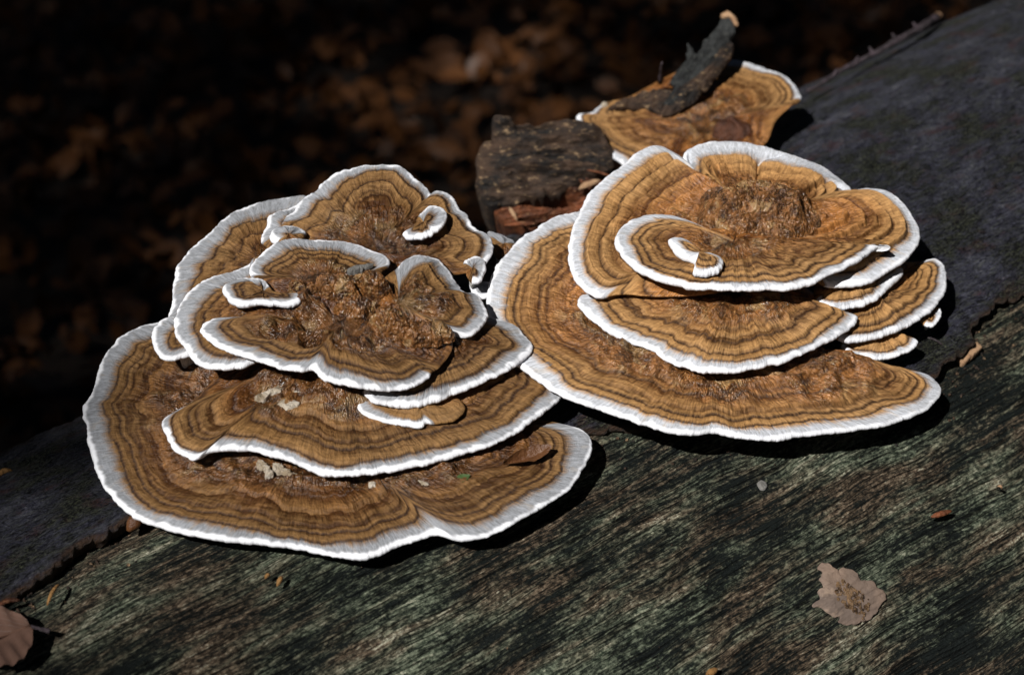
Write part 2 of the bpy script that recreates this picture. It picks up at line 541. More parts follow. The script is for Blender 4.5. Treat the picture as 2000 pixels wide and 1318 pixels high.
# bare wood
x0, x1 = BEX.min() - 2, BEX.max() + 2
xs = np.concatenate([np.linspace(-150, x0 - 1, 40), np.linspace(x0, x1, 430), np.linspace(x1 + 1, 170, 40)])
ph = np.radians(np.concatenate([np.linspace(-180, -42, 20), np.linspace(-38, 62, 400), np.linspace(66, 178, 20)]))
X, PH = np.meshgrid(xs, ph)
Y = PH * RLOG
rr = RLOG - TB + wood_big(X, Y) + .05 * fbm(X * .3, Y * 2.6, 8.2, 3)
groove = np.abs(noise(X * .07, Y * 1.9 + .2 * noise(X * .25, Y * .3), 5.5))
rr -= .10 * np.exp(-(groove / .06) ** 2) * sstep(-.1, .4, noise(X * .12, Y * .4, 9.1))
mk('bare_wood', log_pt(X, PH, rr).reshape(-1, 3), grid_faces(len(ph), len(xs), flip=True), M_WOOD, log,
   {'lc': np.stack([X, Y, 0 * X], -1).reshape(-1, 3)})
# bark sheet with a ragged lower edge
xs = np.concatenate([np.linspace(-150, x0 - 1, 30), np.linspace(x0, x1, 640), np.linspace(x1 + 1, 170, 30)])
pb = np.interp(xs, BEX, BEP) + (.42 * fbm(xs * .3, 2.2, 0, 5, .62) + .10 * noise(xs * 2.3, 7.7) * sstep(0, .6, noise(xs * .31, 4.4)) + .05 * noise(xs * 6.5, 2.7) * sstep(-.2, .5, noise(xs * .5, 8.4))) / RLOG
nr = 200
k = np.linspace(0, 1, nr)[:, None]
p0 = np.radians(-120)
PHb = p0 + (pb[None, :] - p0) * (1 - (1 - k) ** 1.8)
Xb = np.repeat(xs[None, :], nr, 0)
Yb = PHb * RLOG
edge_d = (pb[None, :] - PHb) * RLOG
rb = RLOG + .08 * fbm(Xb * .5, Yb * .8, 2.0, 4) + .11 * fbm(Xb * 1.2, Yb * 2.6, 4.0, 3) - .16 * sstep(.45, .9, noise(Xb * 1.1, Yb * 2.2, 6.6)) + .30 * fbm(Xb * .05, Yb * .08, 1.0, 2) + .0
lift = np.clip(noise(xs * .22, 3.3) + .3, 0, 1)
rb += (.55 * lift * np.exp(-edge_d / 1.3) - .12 * np.exp(-edge_d / .12))
rows = [rb]; prow = [PHb]; erow = [np.exp(-edge_d / .10)]
for dz, dphi in ((.10, .03), (.24, .02), (.45, -.12), (.8, -.30)):
    rows.append(rb[-1:] - dz - .05 * noise(xs * 3, dz * 9)[None])
    prow.append(pb[None, :] + dphi / RLOG + .04 * noise(xs * 4, dz * 5 + 3)[None] / RLOG)
    erow.append(np.ones((1, len(xs))))
rb = np.vstack(rows); PHb = np.vstack(prow); Eb = np.vstack(erow); Xb = np.repeat(xs[None, :], len(rb), 0)
mk('bark', log_pt(Xb, PHb, rb).reshape(-1, 3), grid_faces(len(rb), len(xs), flip=True), M_BARK, log,
   {'lc': np.stack([Xb, PHb * RLOG - .6 * (rb - RLOG), 0 * Xb], -1).reshape(-1, 3), 'edge': Eb.ravel()})

# ------------------------------------------------------------------ brackets
def frame(px, phi_deg, extra=(0, 0)):
    """reference plane of a cluster: touches the log under px, with the log's normal at phi"""
    P = on_log(px)
    f = math.radians(phi_deg)
    n = nrm(math.cos(f) * ZV + math.sin(f) * BV + extra[0] * RIGHT + extra[1] * np.array([0, 1.0, 0]))
    return P, n

def C1(l): return [((p[0]) / 2.534 + 300, p[1] / 2.534 + 300) + tuple(p[2:]) for p in l]
def C2(l): return [((p[0]) / 1.818 + 100, p[1] / 1.818 + 600) + tuple(p[2:]) for p in l]
def C3(l): return [((p[0]) / 2.0594 + 920, p[1] / 2.0594 + 240) + tuple(p[2:]) for p in l]
def C4(l): return [((p[0]) / 1.818 + 900, p[1] / 1.818) + tuple(p[2:]) for p in l]

FL = frame((690, 1000), 7)
FR = frame((1480, 800), 9)
FT = frame((1420, 330), -6)

CAPS = {}

def bracket(name, label, pts, c, fr, h, seed, tilt=(0, 0), rise=.5, wave=.10, mw=.8, th=.27, NU=600, N1=90, N2=20,
            lump=.16, inner=.42, fold=.14, zs=1.0, ripple=.135, drop=2.0, group=None, parent=None, cat='bracket fungus', pale=0.0, jit=1.0, zdark=1.0, white_all=0.0, creases=(), bright=None):
    G, n0 = fr
    e1 = nrm(RIGHT - (RIGHT @ n0) * n0)
    e2 = np.cross(n0, e1)
    n = nrm(n0 + tilt[0] * e1 + tilt[1] * e2)
    e1 = nrm(RIGHT - (RIGHT @ n) * n)
    e2 = np.cross(n, e1)
    P0 = hit_plane(np.array(c, float), G + h * n0, n0)
    pts3 = [(p[0], p[1], p[2] if len(p) > 2 else 1.0) for p in pts]
    S = catmull(pts3, NU)
    flag = np.clip(S[:, 2], 0, 1)
    R0 = hit_plane(S[:, :2], P0, n)
    l0 = R0 - P0
    xr, yr = l0 @ e1, l0 @ e2
    wv = wave * fbm(xr * .16, yr * .16, seed * 3.7, 2) * flag
    Rm = hit_plane(S[:, :2], P0 + wv[:, None] * n, n)
    l0 = Rm - P0
    xr, yr = l0 @ e1, l0 @ e2
    L = np.hypot(xr, yr) + 1e-6
    j = jit * (.075 * noise(xr * 1.1, yr * 1.1, seed) + .042 * noise(xr * 3.1, yr * 3.1, seed + 5) + .022 * noise(xr * 8, yr * 8, seed + 9) + .016 * noise(xr * 17, yr * 17, seed + 10)) * (.3 + .7 * flag)
    xr, yr = xr * (1 + j / L), yr * (1 + j / L)
    if (np.sum(xr * np.roll(yr, -1) - yr * np.roll(xr, -1))) < 0:      # make it run counter-clockwise
        xr, yr, flag, wv, L = xr[::-1], yr[::-1], flag[::-1], wv[::-1], L[::-1]
    L = np.hypot(xr, yr) + 1e-6
    tx, ty = np.roll(xr, -2) - np.roll(xr, 2), np.roll(yr, -2) - np.roll(yr, 2)
    tl = np.hypot(tx, ty) + 1e-9
    cb = np.clip(np.abs(xr * ty - yr * tx) / (tl * L), .35, 1)
    for _ in range(6): cb = (np.roll(cb, 1) + cb + np.roll(cb, -1) + np.roll(cb, 3) + np.roll(cb, -3)) / 5
    mwu = mw * (1 + .46 * noise(xr * .35, yr * .35, seed + 2) + .16 * noise(xr * 1.2, yr * 1.2, seed + 3))
    mwu = mwu * (.88 + .34 * yr / L)
    m = np.minimum(mwu * 1.12 / cb, .55 * L)
    tm = 1 - m / L
    N1 = int(N1 * 1.3)
    k1 = np.linspace(0, 1, N1)[:, None] ** .62
    t_in = .012 + (tm - .012) * k1
    k2 = np.linspace(0, 1, N2)[1:, None]
    s_m = m * (1 - k2) ** 1.5
    t_m = 1 - s_m / L
    T = np.vstack([t_in, t_m])
    sp = (1 - T) * L * cb                       # distance from the rim
    x, y = T * xr, T * yr
    thu = th * (1 + .2 * noise(xr * .8, yr * .8, seed + 11)) * (.5 + .5 * flag)
    rw = .55 * th
    zt = thu / 2 * np.sqrt(np.maximum(1 - (1 - np.clip(sp / rw, 0, 1)) ** 2, 0))
    seff = sp + (1 - flag) * 3.0
    wamp = np.clip(seff / 3, .25, 1.3)
    sw = sp - mwu * 1.08 + (1 - flag) * 1.2 + wamp * (.22 * noise(xr * .4, yr * .4, seed + 21) + .12 * noise(xr * 1.3 + sp * .3, yr * 1.3, seed + 22) + .07 * noise(xr * 3.2, yr * 3.2 + sp * .8, seed + 23)) + .12 * noise(x * .8, y * .8, seed + 24) * wamp
    r2 = np.random.default_rng(int(seed * 100))
    ed, tn, stg = [0.0], [], [.95]
    while ed[-1] < 16:
        ed.append(ed[-1] + zs * r2.choice([r2.uniform(.20, .36), r2.uniform(.36, .85)]) * (1 + .03 * len(ed)))
        stg.append(.9 if len(stg) == 1 else r2.choice([.1, .4, .75], p=[.35, .4, .25]))
    dark = np.zeros_like(sw); hump = np.zeros_like(sw); tone = np.zeros_like(sw)
    edr = np.array(ed); tnr = r2.uniform(.1, .95, len(ed) + 1); tnr[0] = .8; tnr[1] = .75; tnr[2] = .8
    for e, g in zip(ed, stg):
        wd = r2.uniform(.04, .08) * (1 + .07 * e)
        d = sw - e
        dark = np.maximum(dark, g * zdark * np.exp(-np.where(d < 0, d / (wd * .7), d / (wd * 1.4)) ** 2) / (1 + .05 * e))
    idx = np.clip(np.searchsorted(edr, sw.ravel()).reshape(sw.shape), 1, len(edr) - 1)
    fr_ = np.clip((sw - edr[idx - 1]) / (edr[idx] - edr[idx - 1]), 0, 1)
    tone = tnr[idx] * (1 - fr_) + (tnr[idx + 1] * .35 + tnr[idx] * .65) * fr_
    tone = np.where(sw < edr[0], .85, tone) - .30 * np.exp(-((1 - fr_) / .3) ** 2) + .14 * np.exp(-((fr_ - .35) / .2) ** 2)
    hump = 1.25 * (1 - np.clip(fr_, 0, 1)) ** .8 * sstep(0, .24, fr_) * np.clip(edr[idx] - edr[idx - 1], .3, .9)
    hump = np.where(sw < edr[0], 0, hump)
    inn = sstep(inner + .14, inner - .12, T + .16 * fbm(x * .5, y * .5, seed + 31, 3)) * sstep(.9, 1.6, sp)
    fade = sstep(.05, .6, sp)
    pole = sstep(.0, .12, T)
    lum = lump * (fbm(x * .7, y * .7, seed + 41, 3) + .7 * (1 - np.abs(fbm(x * .9, y * .9, seed + 42, 2)) * 2))
    fibr = .016 * noise(xr * 4.5, yr * 4.5, sp * 1.2 + seed) + .012 * noise(xr * 9, yr * 9, sp * 2.5 + seed + 1)
    tuft = sstep(.6, 1.6, sp) * (.045 * np.maximum(noise(xr * 5.5, yr * 5.5, sp * 2.6 + seed), 0) + .03 * noise(xr * 3.2, yr * 3.2, sp * 1.6 + seed + 4))
    wart = (.11 * knobs(x * 3.0 + .3 * noise(x * 2, y * 2, seed), y * 3.0 + .3 * noise(x * 2, y * 2, seed + 3), seed) + .05 * knobs(x * 6.5, y * 6.5, seed + 1)) * sstep(-.25, .45, noise(x * .6, y * .6, seed + 55)) + .02 * noise(x * 8, y * 8, seed + 52)
    ang = np.arctan2(yr, xr)
    fo = fold * (fbm(np.cos(ang) * 2.2, np.sin(ang) * 2.2, seed + 61, 3)) * T * (1 - T) * 4
    for (ca, cwid, cdep) in creases:            # radial creases: angle, width (rad), depth
        da = np.angle(np.exp(1j * (ang - math.radians(ca)))) + .12 * noise(sp * .8, ca)
        fo = fo - cdep * np.exp(-(da / cwid) ** 2) * sstep(.15, .5, T) * sstep(0, .5, sp)
    z = zt + wv * T ** 2 + rise * (1 - T ** 1.7) + fade * (ripple * hump * (1 - .5 * inn) + (fibr + tuft) * pole + inn * (lum + wart * pole) + fo)
    z = z + .25 * lump * fbm(x * .35, y * .35, seed + 71, 2) * fade
    mrel = np.clip(seff / mwu, 0, 3) * (1 - white_all)
    if bright is None: bright = (.86 if group == GL else 1.48 if group == GR else 1.0) * (1 + .05 * math.sin(seed * 37))  # flash falloff put into the colour: left cluster darker, right cluster brighter
    edgew = sstep(.20, .05, seff + .10 * noise(xr * 2.2, yr * 2.2, seed + 81) + .05 * noise(xr * 7, yr * 7, seed + 82))
    def world(xx, yy, zz): return P0 + xx[..., None] * e1 + yy[..., None] * e2 + zz[..., None] * n
    W = world(x, y, z)
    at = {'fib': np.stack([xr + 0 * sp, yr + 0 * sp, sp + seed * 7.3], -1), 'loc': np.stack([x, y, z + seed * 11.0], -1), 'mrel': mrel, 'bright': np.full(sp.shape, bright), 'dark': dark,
          'tone': np.clip(tone + pale + (.16 if group == GR else 0), 0, 1.2), 'inner': inn, 'warm': sstep(1.2, 4.2, seff + .8 * noise(x * .6, y * .6, seed + 91)), 'seed': np.full(sp.shape, seed * 13.7), 'edge': edgew}  # right cluster tone also lifted, as if nearer the flash
    # lower half of the rolled rim, then the underside
    kb = np.linspace(0, 1, 7)[1:, None]
    sb = rw * kb ** 1.3 + 0 * L
    tb = 1 - sb / (L * cb)
    zb = -thu / 2 * np.sqrt(np.maximum(1 - (1 - sb / rw) ** 2, 0)) + wv
    Wb = world(tb * xr, tb * yr, zb + .02 * noise(xr * 6, yr * 6, kb * 3 + seed))
    sef = sb + (1 - flag) * 3
    atb = {'fib': np.stack([xr + 0 * sb, yr + 0 * sb, seed * 7.3 - sb], -1), 'loc': np.stack([tb * xr, tb * yr, zb + seed * 11], -1),
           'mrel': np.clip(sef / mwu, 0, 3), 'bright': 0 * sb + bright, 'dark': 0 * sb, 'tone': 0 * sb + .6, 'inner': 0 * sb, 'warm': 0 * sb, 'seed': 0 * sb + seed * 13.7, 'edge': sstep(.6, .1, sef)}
    base = P0 - n * max(h, .5)
    if parent is None:
        root = empty(name, label, cat, base, group)
    else:
        root = parent
    flat = lambda d, s: {k: (v[s].reshape(-1, 3) if v.ndim == 3 else v[s].ravel()) for k, v in d.items()}
    # cap
    Vc = np.vstack([W[:N1].reshape(-1, 3), W[0].mean(0)[None]])
    ac = flat(at, slice(0, N1))
    ac = {k: np.concatenate([v, v[:1] if v.ndim == 1 else v[:1]]) for k, v in ac.items()}
    ci = N1 * NU
    tri = np.stack([np.full(NU, ci), np.arange(NU), (np.arange(NU) + 1) % NU], 1)
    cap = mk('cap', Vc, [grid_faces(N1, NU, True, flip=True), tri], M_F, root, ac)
    # margin
    Vm = np.vstack([W[N1 - 1:].reshape(-1, 3), Wb.reshape(-1, 3)])
    am = flat(at, slice(N1 - 1, None)); ab = flat(atb, slice(None))
    am = {k: np.concatenate([am[k], ab[k]]) for k in am}
    nm = W.shape[0] - N1 + 1 + Wb.shape[0]
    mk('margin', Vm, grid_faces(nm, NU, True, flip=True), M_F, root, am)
    # pore surface with the stub that grows out of the log
    ku = np.linspace(0, 1, 16)[:, None]
    tu = tb[-1] * (1 - ku) + .03 * ku
    zu = zb[-1] * (1 - ku) + (-th * .9) * ku - drop * sstep(.50, .12, tu)
    zu[0] = zb[-1]
    tu[0] = tb[-1]
    Wu = world(tu * xr, tu * yr, zu + 0 * L)
    mk('pore_surface', Wu.reshape(-1, 3), grid_faces(16, NU, True, flip=True), M_P, root, {'loc': np.stack([tu * xr, tu * yr, 0 * tu * xr], -1).reshape(-1, 3)})
    CAPS[label] = (root, P0, n, e1, e2)
    return root

GL = 'bracket fungi tiered in the cluster on the left of the log'
GR = 'bracket fungi tiered in the cluster on the right of the log'
BF = 'bracket_fungus'

# ---- left cluster, from the log upwards
bracket(BF, 'widest and lowest tan bracket of the left cluster, white lip low over bare wood',
        [(300, 632), (262, 645), (225, 668), (197, 712), (182, 765), (160, 800), (172, 850), (181, 905), (195, 940), (225, 980), (262, 1010), (330, 1036), (400, 1052), (480, 1060), (560, 1068), (620, 1080), (690, 1093), (740, 1085), (800, 1060), (850, 1046), (905, 1056), (960, 1044), (1010, 1018), (1060, 990), (1110, 955), (1145, 912), (1158, 875), (1145, 848), (1112, 833),
         (1060, 820, 0), (900, 790, 0), (700, 740, 0), (560, 690, 0), (450, 650, 0), (360, 622, .2)],
        (600, 850), FL, .9, 1.3, rise=.45, wave=.25, NU=900, N1=120, lump=.26, inner=.58, fold=.25, group=GL, mw=.85, drop=2.2)
bracket(BF, 'second tier bracket of the left cluster, its pale lip ending in a blunt left corner',
        C2([(430, 380), (398, 405), (402, 440), (425, 490), (470, 525), (515, 540), (560, 515), (650, 508), (760, 520), (850, 545), (920, 580), (1000, 597), (1100, 592), (1230, 578), (1350, 555), (1480, 520), (1600, 470), (1700, 415), (1770, 360), (1812, 315), (1800, 280, .8), (1730, 225, .2), (1600, 110, 0), (1300, 70, 0), (1000, 60, 0), (760, 120, 0), (600, 240, 0), (490, 345, .1)]),
        (650, 697), FL, 2.0, 2.1, rise=.5, wave=.2, NU=800, N1=110, lump=.24, inner=.55, fold=.25, group=GL, mw=.75, drop=2.0, tilt=(0, 0.02))
bracket(BF, 'small two-lobed bracket at far left, between the tall rear bracket and the lowest one',
        [(335, 622), (310, 630), (298, 650), (297, 675), (315, 698), (340, 703), (366, 696), (400, 690, 0), (420, 650, 0), (380, 620, .3)],
        (375, 660), FL, 2.7, 3.4, NU=200, N1=30, rise=.2, lump=.05, inner=.2, group=GL, mw=.75, drop=2.0)
bracket(BF, 'tall rear left bracket rising behind the left cluster with a broad greyish rim',
        C1([(745, 212), (690, 220), (640, 228), (560, 236), (470, 268), (400, 300), (330, 345), (250, 420), (170, 500), (112, 570), (95, 640), (94, 720), (80, 800), (65, 850), (200, 900, 0), (420, 800, 0), (640, 620, 0), (760, 420, 0), (790, 260, .3)]),
        (300 + 560 / 2.534, 300 + 590 / 2.534), FL, 2.4, 4.2, rise=.3, wave=.1, NU=560, N1=70, lump=.08, inner=.25, fold=.1, group=GL, mw=.95, drop=2.6)
bracket(BF, 'thin beige white-lipped shelf under the right end of the middle tier, left cluster',
        C2([(1062, 312), (1075, 345), (1110, 380), (1170, 408), (1250, 422), (1318, 426), (1335, 412), (1385, 412, .8), (1440, 398, .8), (1470, 362, .5), (1440, 320, 0), (1250, 270, 0), (1110, 285, .2)]),
        (800, 765), FL, 2.55, 5.5, NU=360, N1=36, rise=.15, lump=.03, inner=.1, group=GL, mw=.55, drop=1.8, pale=.5, zdark=.3, th=.25)
bracket(BF, 'right lobe bracket of the left cluster whose white rim touches the right cluster',
        C1([(1670, 820), (1722, 830), (1790, 858), (1840, 900), (1872, 960), (1852, 1000), (1810, 1040), (1760, 1070), (1700, 1102), (1600, 1150), (1500, 1190), (1400, 1225), (1300, 1248), (1200, 1254), (1100, 1232), (1055, 1205), (1035, 1178), (1060, 1150, .6), (1150, 1120, 0), (1100, 950, 0), (1300, 800, 0), (1500, 770, 0), (1600, 800, .4)]),
        (300 + 1390 / 2.534, 300 + 960 / 2.534), FL, 3.1, 6.1, NU=520, N1=70, rise=.5, lump=.15, inner=.42, fold=.1, group=GL, mw=.7, drop=2.2, th=.32)
bracket(BF, 'round left lobe bracket of the left cluster with a thick grey-white rim',
        C1([(500, 520, .7), (470, 552), (400, 585), (310, 608), (230, 640), (170, 690), (125, 760), (105, 830), (113, 900), (150, 965), (198, 1022), (240, 1050), (330, 1064), (440, 1062), (490, 1040), (560, 1020, .1), (760, 960, 0), (800, 750, 0), (700, 560, 0), (600, 500, .1)]),
        (300 + 560 / 2.534, 300 + 800 / 2.534), FL, 3.5, 7.7, NU=560, N1=70, rise=.4, lump=.15, inner=.4, fold=.1, group=GL, mw=.75, drop=2.0)
bracket(BF, 'small pale tongue under the left tip of the long front lip of the left cluster',
        C1([(232, 985), (262, 1010), (310, 1038), (380, 1056), (440, 1054), (482, 1028), (520, 990, 0), (400, 930, 0), (280, 940, .5)]),
        (300 + 400 / 2.534, 300 + 975 / 2.534), FL, 3.3, 8.4, NU=220, N1=30, rise=.15, lump=.04, inner=.1, group=GL, mw=.6, drop=.3)
bracket(BF, 'rear bracket topping the left cluster, its scalloped white edge against the dark background',
        C1([(655, 318), (690, 292), (725, 250), (748, 222), (800, 192), (825, 158), (872, 118), (950, 90), (1050, 66), (1130, 57), (1200, 60), (1250, 84), (1300, 130), (1350, 168), (1378, 206), (1400, 186), (1450, 198), (1490, 230), (1512, 280), (1545, 308), (1568, 350), (1605, 380), (1650, 402), (1677, 440), (1678, 500), (1655, 540), (1600, 575, .3), (1500, 600, 0), (1200, 620, 0), (900, 600, 0), (720, 540, 0), (640, 440, .3), (635, 360, .8)]),
        (300 + 1110 / 2.534, 300 + 500 / 2.534), FL, 3.6, 9.2, tilt=(0, -.18), rise=.35, NU=760, N1=110, lump=.2, inner=.5, fold=.12, group=GL, mw=.5, drop=3.2, ripple=.16, zs=.95)
bracket(BF, 'narrow outer lip at the left side of the scalloped rear bracket topping the left cluster',
        C1([(560, 470, .4), (540, 440), (540, 408), (558, 372), (573, 322), (610, 300), (645, 285), (700, 255), (748, 226), (800, 260, 0), (780, 420, 0), (680, 500, 0)]),
        (300 + 700 / 2.534, 300 + 410 / 2.534), FL, 3.2, 10.3, tilt=(0, -.15), NU=260, N1=36, rise=.2, lump=.06, inner=.2, group=GL, mw=.7, drop=2.6)
bracket(BF, 'little hooked lip just above the long arched back lip of the left cluster',
        C1([(600, 450), (580, 425), (583, 395), (618, 371), (690, 364), (735, 385), (752, 402), (720, 440, 0), (660, 480, 0)]),
        (300 + 670 / 2.534, 300 + 425 / 2.534), FL, 4.3, 11.9, NU=180, N1=24, rise=.15, lump=.04, inner=.1, group=GL, mw=.62, drop=1.4)
bracket(BF, 'back lobe bracket in the middle of the left cluster with a long arched white lip',
        C1([(480, 605), (470, 578), (490, 545), (520, 510), (560, 470), (620, 440), (690, 425), (760, 430), (850, 430), (930, 440), (1000, 458), (1060, 474), (1120, 495), (1165, 523), (1172, 552), (1130, 590, .2), (1160, 700, 0), (1000, 800, 0), (700, 780, 0), (560, 680, 0), (530, 625, .4)]),
        (300 + 850 / 2.534, 300 + 690 / 2.534), FL, 4.2, 12.6, tilt=(0, -.10), NU=520, N1=70, rise=.35, lump=.2, inner=.42, fold=.15, group=GL, mw=.58, drop=2.0, ripple=.08)
bracket(BF, 'small white fan standing between the middle and rear tiers of the left cluster',
        C1([(1290, 495), (1330, 470), (1378, 454), (1412, 474), (1440, 522), (1430, 560, .5), (1360, 570, 0), (1300, 540, .3)]),
        (300 + 1370 / 2.534, 300 + 530 / 2.534), FL, 3.3, 13.3, NU=140, N1=20, rise=.1, lump=.03, inner=.1, group=GL, mw=.8, drop=1.6, white_all=1)
bracket(BF, 'double-lobed bracket at upper right of the left cluster with wide smooth white rim',
        C1([(1212, 560), (1228, 540), (1262, 518), (1320, 506), (1390, 520), (1440, 560), (1480, 610), (1512, 652), (1548, 692), (1600, 700), (1640, 740), (1648, 790), (1622, 850), (1582, 892), (1540, 906), (1488, 893), (1440, 900, .3), (1300, 950, 0), (1080, 900, 0), (1080, 680, 0), (1160, 600, .2)]),
        (300 + 1210 / 2.534, 300 + 800 / 2.534), FL, 4.05, 14.8, NU=520, N1=70, rise=.45, lump=.22, inner=.5, fold=.2, group=GL, mw=.66, drop=2.2)
bracket(BF, 'middle front bracket of the left cluster, lumpy centre, long pale lip slanting down right',
        C1([(232, 892), (222, 876), (262, 835), (300, 822), (340, 835, .6), (480, 760, 0), (600, 650, 0), (850, 640, 0), (1050, 680, 0), (1300, 780, 0), (1450, 880, 0), (1480, 960, 0), (1420, 1050, 0), (1375, 1085, .8), (1368, 1112), (1320, 1146), (1250, 1166), (1150, 1170), (1050, 1161), (930, 1146), (850, 1121), (815, 1090), (792, 1066), (730, 1076), (650, 1066), (560, 1046), (470, 1016), (380, 986), (300, 942), (255, 918)]),
        (300 + 930 / 2.534, 300 + 880 / 2.534), FL, 4.0, 15.1, NU=800, N1=130, rise=.42, lump=.55, inner=.6, fold=.15, group=GL, mw=.62, drop=2.4)
bracket(BF, 'little curled bracket with a thick white lip on the left part of the middle tier',
        C1([(345, 690), (350, 662), (400, 635), (470, 624), (540, 634), (570, 660), (600, 690, .3), (690, 700, .5), (742, 710), (722, 742), (680, 757), (600, 752), (520, 747), (430, 756), (378, 732)]),
        (300 + 540 / 2.534, 300 + 692 / 2.534), FL, 4.65, 16.4, NU=260, N1=24, rise=-.1, lump=.05, inner=.2, group=GL, mw=.5, drop=.5, th=.42)
bracket(BF, 'small crescent bracket with a white edge curled on the rear tier of the left cluster',
        C1([(1232, 402), (1262, 420), (1330, 416), (1400, 391), (1442, 350), (1457, 310), (1442, 276), (1400, 265), (1355, 274), (1318, 312), (1300, 345, .4), (1262, 385, .7)]),
        (300 + 1335 / 2.534, 300 + 350 / 2.534), FL, 4.65, 17.2, NU=240, N1=26, rise=-.05, lump=.04, inner=.2, group=GL, mw=.42, drop=.4, th=.4, tilt=(0, -.12))
bracket(BF, 'tiny ring-shaped curl with a white edge in the gap between the two clusters',
        C1([(1538, 545), (1560, 520), (1600, 510), (1640, 540), (1642, 582), (1612, 634), (1578, 640), (1552, 610, .2), (1545, 575, .3)]),
        (300 + 1578 / 2.534, 300 + 578 / 2.534), FL, 3.75, 18.6, NU=160, N1=20, rise=-.05, lump=.03, inner=.2, group=GL, mw=.42, drop=.6, th=.36)
bracket(BF, 'pale sliver of a bracket behind the gap between the clusters, nearest the dark background',
        C1([(1652, 392), (1700, 402), (1745, 420), (1785, 442), (1800, 480, .4), (1760, 530, 0), (1700, 520, .2), (1670, 450, .5)]),
        (300 + 1730 / 2.534, 300 + 470 / 2.534), FL, 2.4, 19.5, NU=140, N1=18, rise=.1, lump=.03, inner=.1, group=GL, mw=.8, drop=2.0)
bracket(BF, 'pale stub low in the gap between the clusters, below the tiny ring-shaped curl',
        C1([(1562, 640), (1600, 645), (1650, 640), (1690, 660), (1660, 710), (1610, 715), (1575, 690)]),
        (300 + 1620 / 2.534, 300 + 680 / 2.534), FL, 2.6, 20.4, NU=120, N1=16, rise=.1, lump=.03, inner=.1, group=GL, mw=.8, drop=2.0, white_all=1)

# ---- right cluster
bracket(BF, 'lowest and widest golden brown bracket of the right cluster, white lip over bare wood',
        C3([(445, 358), (380, 368), (300, 400), (230, 445), (180, 482), (128, 542), (90, 600), (70, 650), (64, 705), (66, 760), (80, 840), (120, 920), (180, 975), (225, 1005), (280, 1042), (350, 1090), (420, 1122), (520, 1152), (620, 1187), (720, 1227), (850, 1250), (960, 1250), (1080, 1266), (1200, 1280), (1320, 1266), (1450, 1250), (1600, 1230), (1720, 1203), (1830, 1155), (1892, 1100), (1892, 1070), (1845, 1022), (1760, 1000, .2), (1600, 985, 0), (1420, 930, 0), (1200, 780, 0), (1000, 600, 0), (700, 420, 0), (540, 370, .2)]),
        (920 + 960 / 2.06, 240 + 900 / 2.06), FR, 1.9, 21.3, tilt=(.12, 0), rise=.5, wave=.2, NU=900, N1=120, lump=.28, inner=.6, fold=.2, group=GR, mw=.8, drop=2.4)
bracket(BF, 'second tier bracket of the right cluster, pointed at its right end, under the big rosette',
        C3([(700, 650, 0), (600, 683, .7), (510, 704), (445, 700), (428, 718), (450, 760), (500, 802), (560, 850), (640, 885), (740, 922), (800, 965), (870, 986), (920, 1000), (1000, 1004), (1100, 998), (1200, 980), (1300, 942), (1400, 900), (1480, 862), (1550, 815), (1558, 790), (1522, 773), (1450, 740, .1), (1300, 640, 0), (1000, 600, 0)]),
        (920 + 1060 / 2.06, 240 + 720 / 2.06), FR, 3.1, 22.2, rise=.5, wave=.15, NU=700, N1=90, lump=.26, inner=.55, fold=.2, group=GR, mw=.66, drop=2.0)
bracket(BF, 'short bracket at the lower right edge of the right cluster, nearest the bark edge',
        C3([(1485, 905), (1530, 938), (1620, 951), (1720, 940), (1790, 907), (1797, 880), (1760, 862, .3), (1680, 820, 0), (1540, 840, 0)]),
        (920 + 1640 / 2.06, 240 + 862 / 2.06), FR, 1.5, 23.7, NU=260, N1=34, rise=.15, lump=.06, inner=.2, group=GR, mw=.42, drop=2.0, th=.28)
bracket(BF, 'tiny white edged shelf peeping out under the right side fan of the right cluster',
        C3([(1888, 752), (1884, 790), (1855, 817), (1826, 812), (1800, 790, 0), (1850, 740, .2)]),
        (920 + 1845 / 2.06, 240 + 780 / 2.06), FR, 1.6, 24.6, NU=100, N1=14, rise=.05, lump=.02, inner=.1, group=GR, mw=.6, drop=.5, th=.25)
bracket(BF, 'right side fan bracket of the right cluster standing out over the slate grey bark',
        C3([(1800, 560, .4), (1842, 553), (1872, 553), (1902, 582), (1912, 640), (1895, 700), (1842, 762), (1760, 817), (1660, 857), (1560, 877), (1482, 872), (1450, 840, .1), (1430, 700, 0), (1600, 580, 0)]),
        (920 + 1590 / 2.06, 240 + 720 / 2.06), FR, 2.3, 25.9, NU=460, N1=60, rise=.4, lump=.08, inner=.3, group=GR, mw=.5, drop=2.2, th=.3)
bracket(BF, 'short shelf between the big rosette and the right side fan of the right cluster',
        C3([(1390, 725), (1440, 746), (1520, 751), (1600, 727), (1680, 672), (1730, 618), (1738, 595), (1700, 560, 0), (1500, 590, 0), (1380, 660, .2)]),
        (920 + 1500 / 2.06, 240 + 640 / 2.06), FR, 3.3, 26.8, NU=300, N1=40, rise=.3, lump=.06, inner=.2, group=GR, mw=.45, drop=1.8, th=.3)
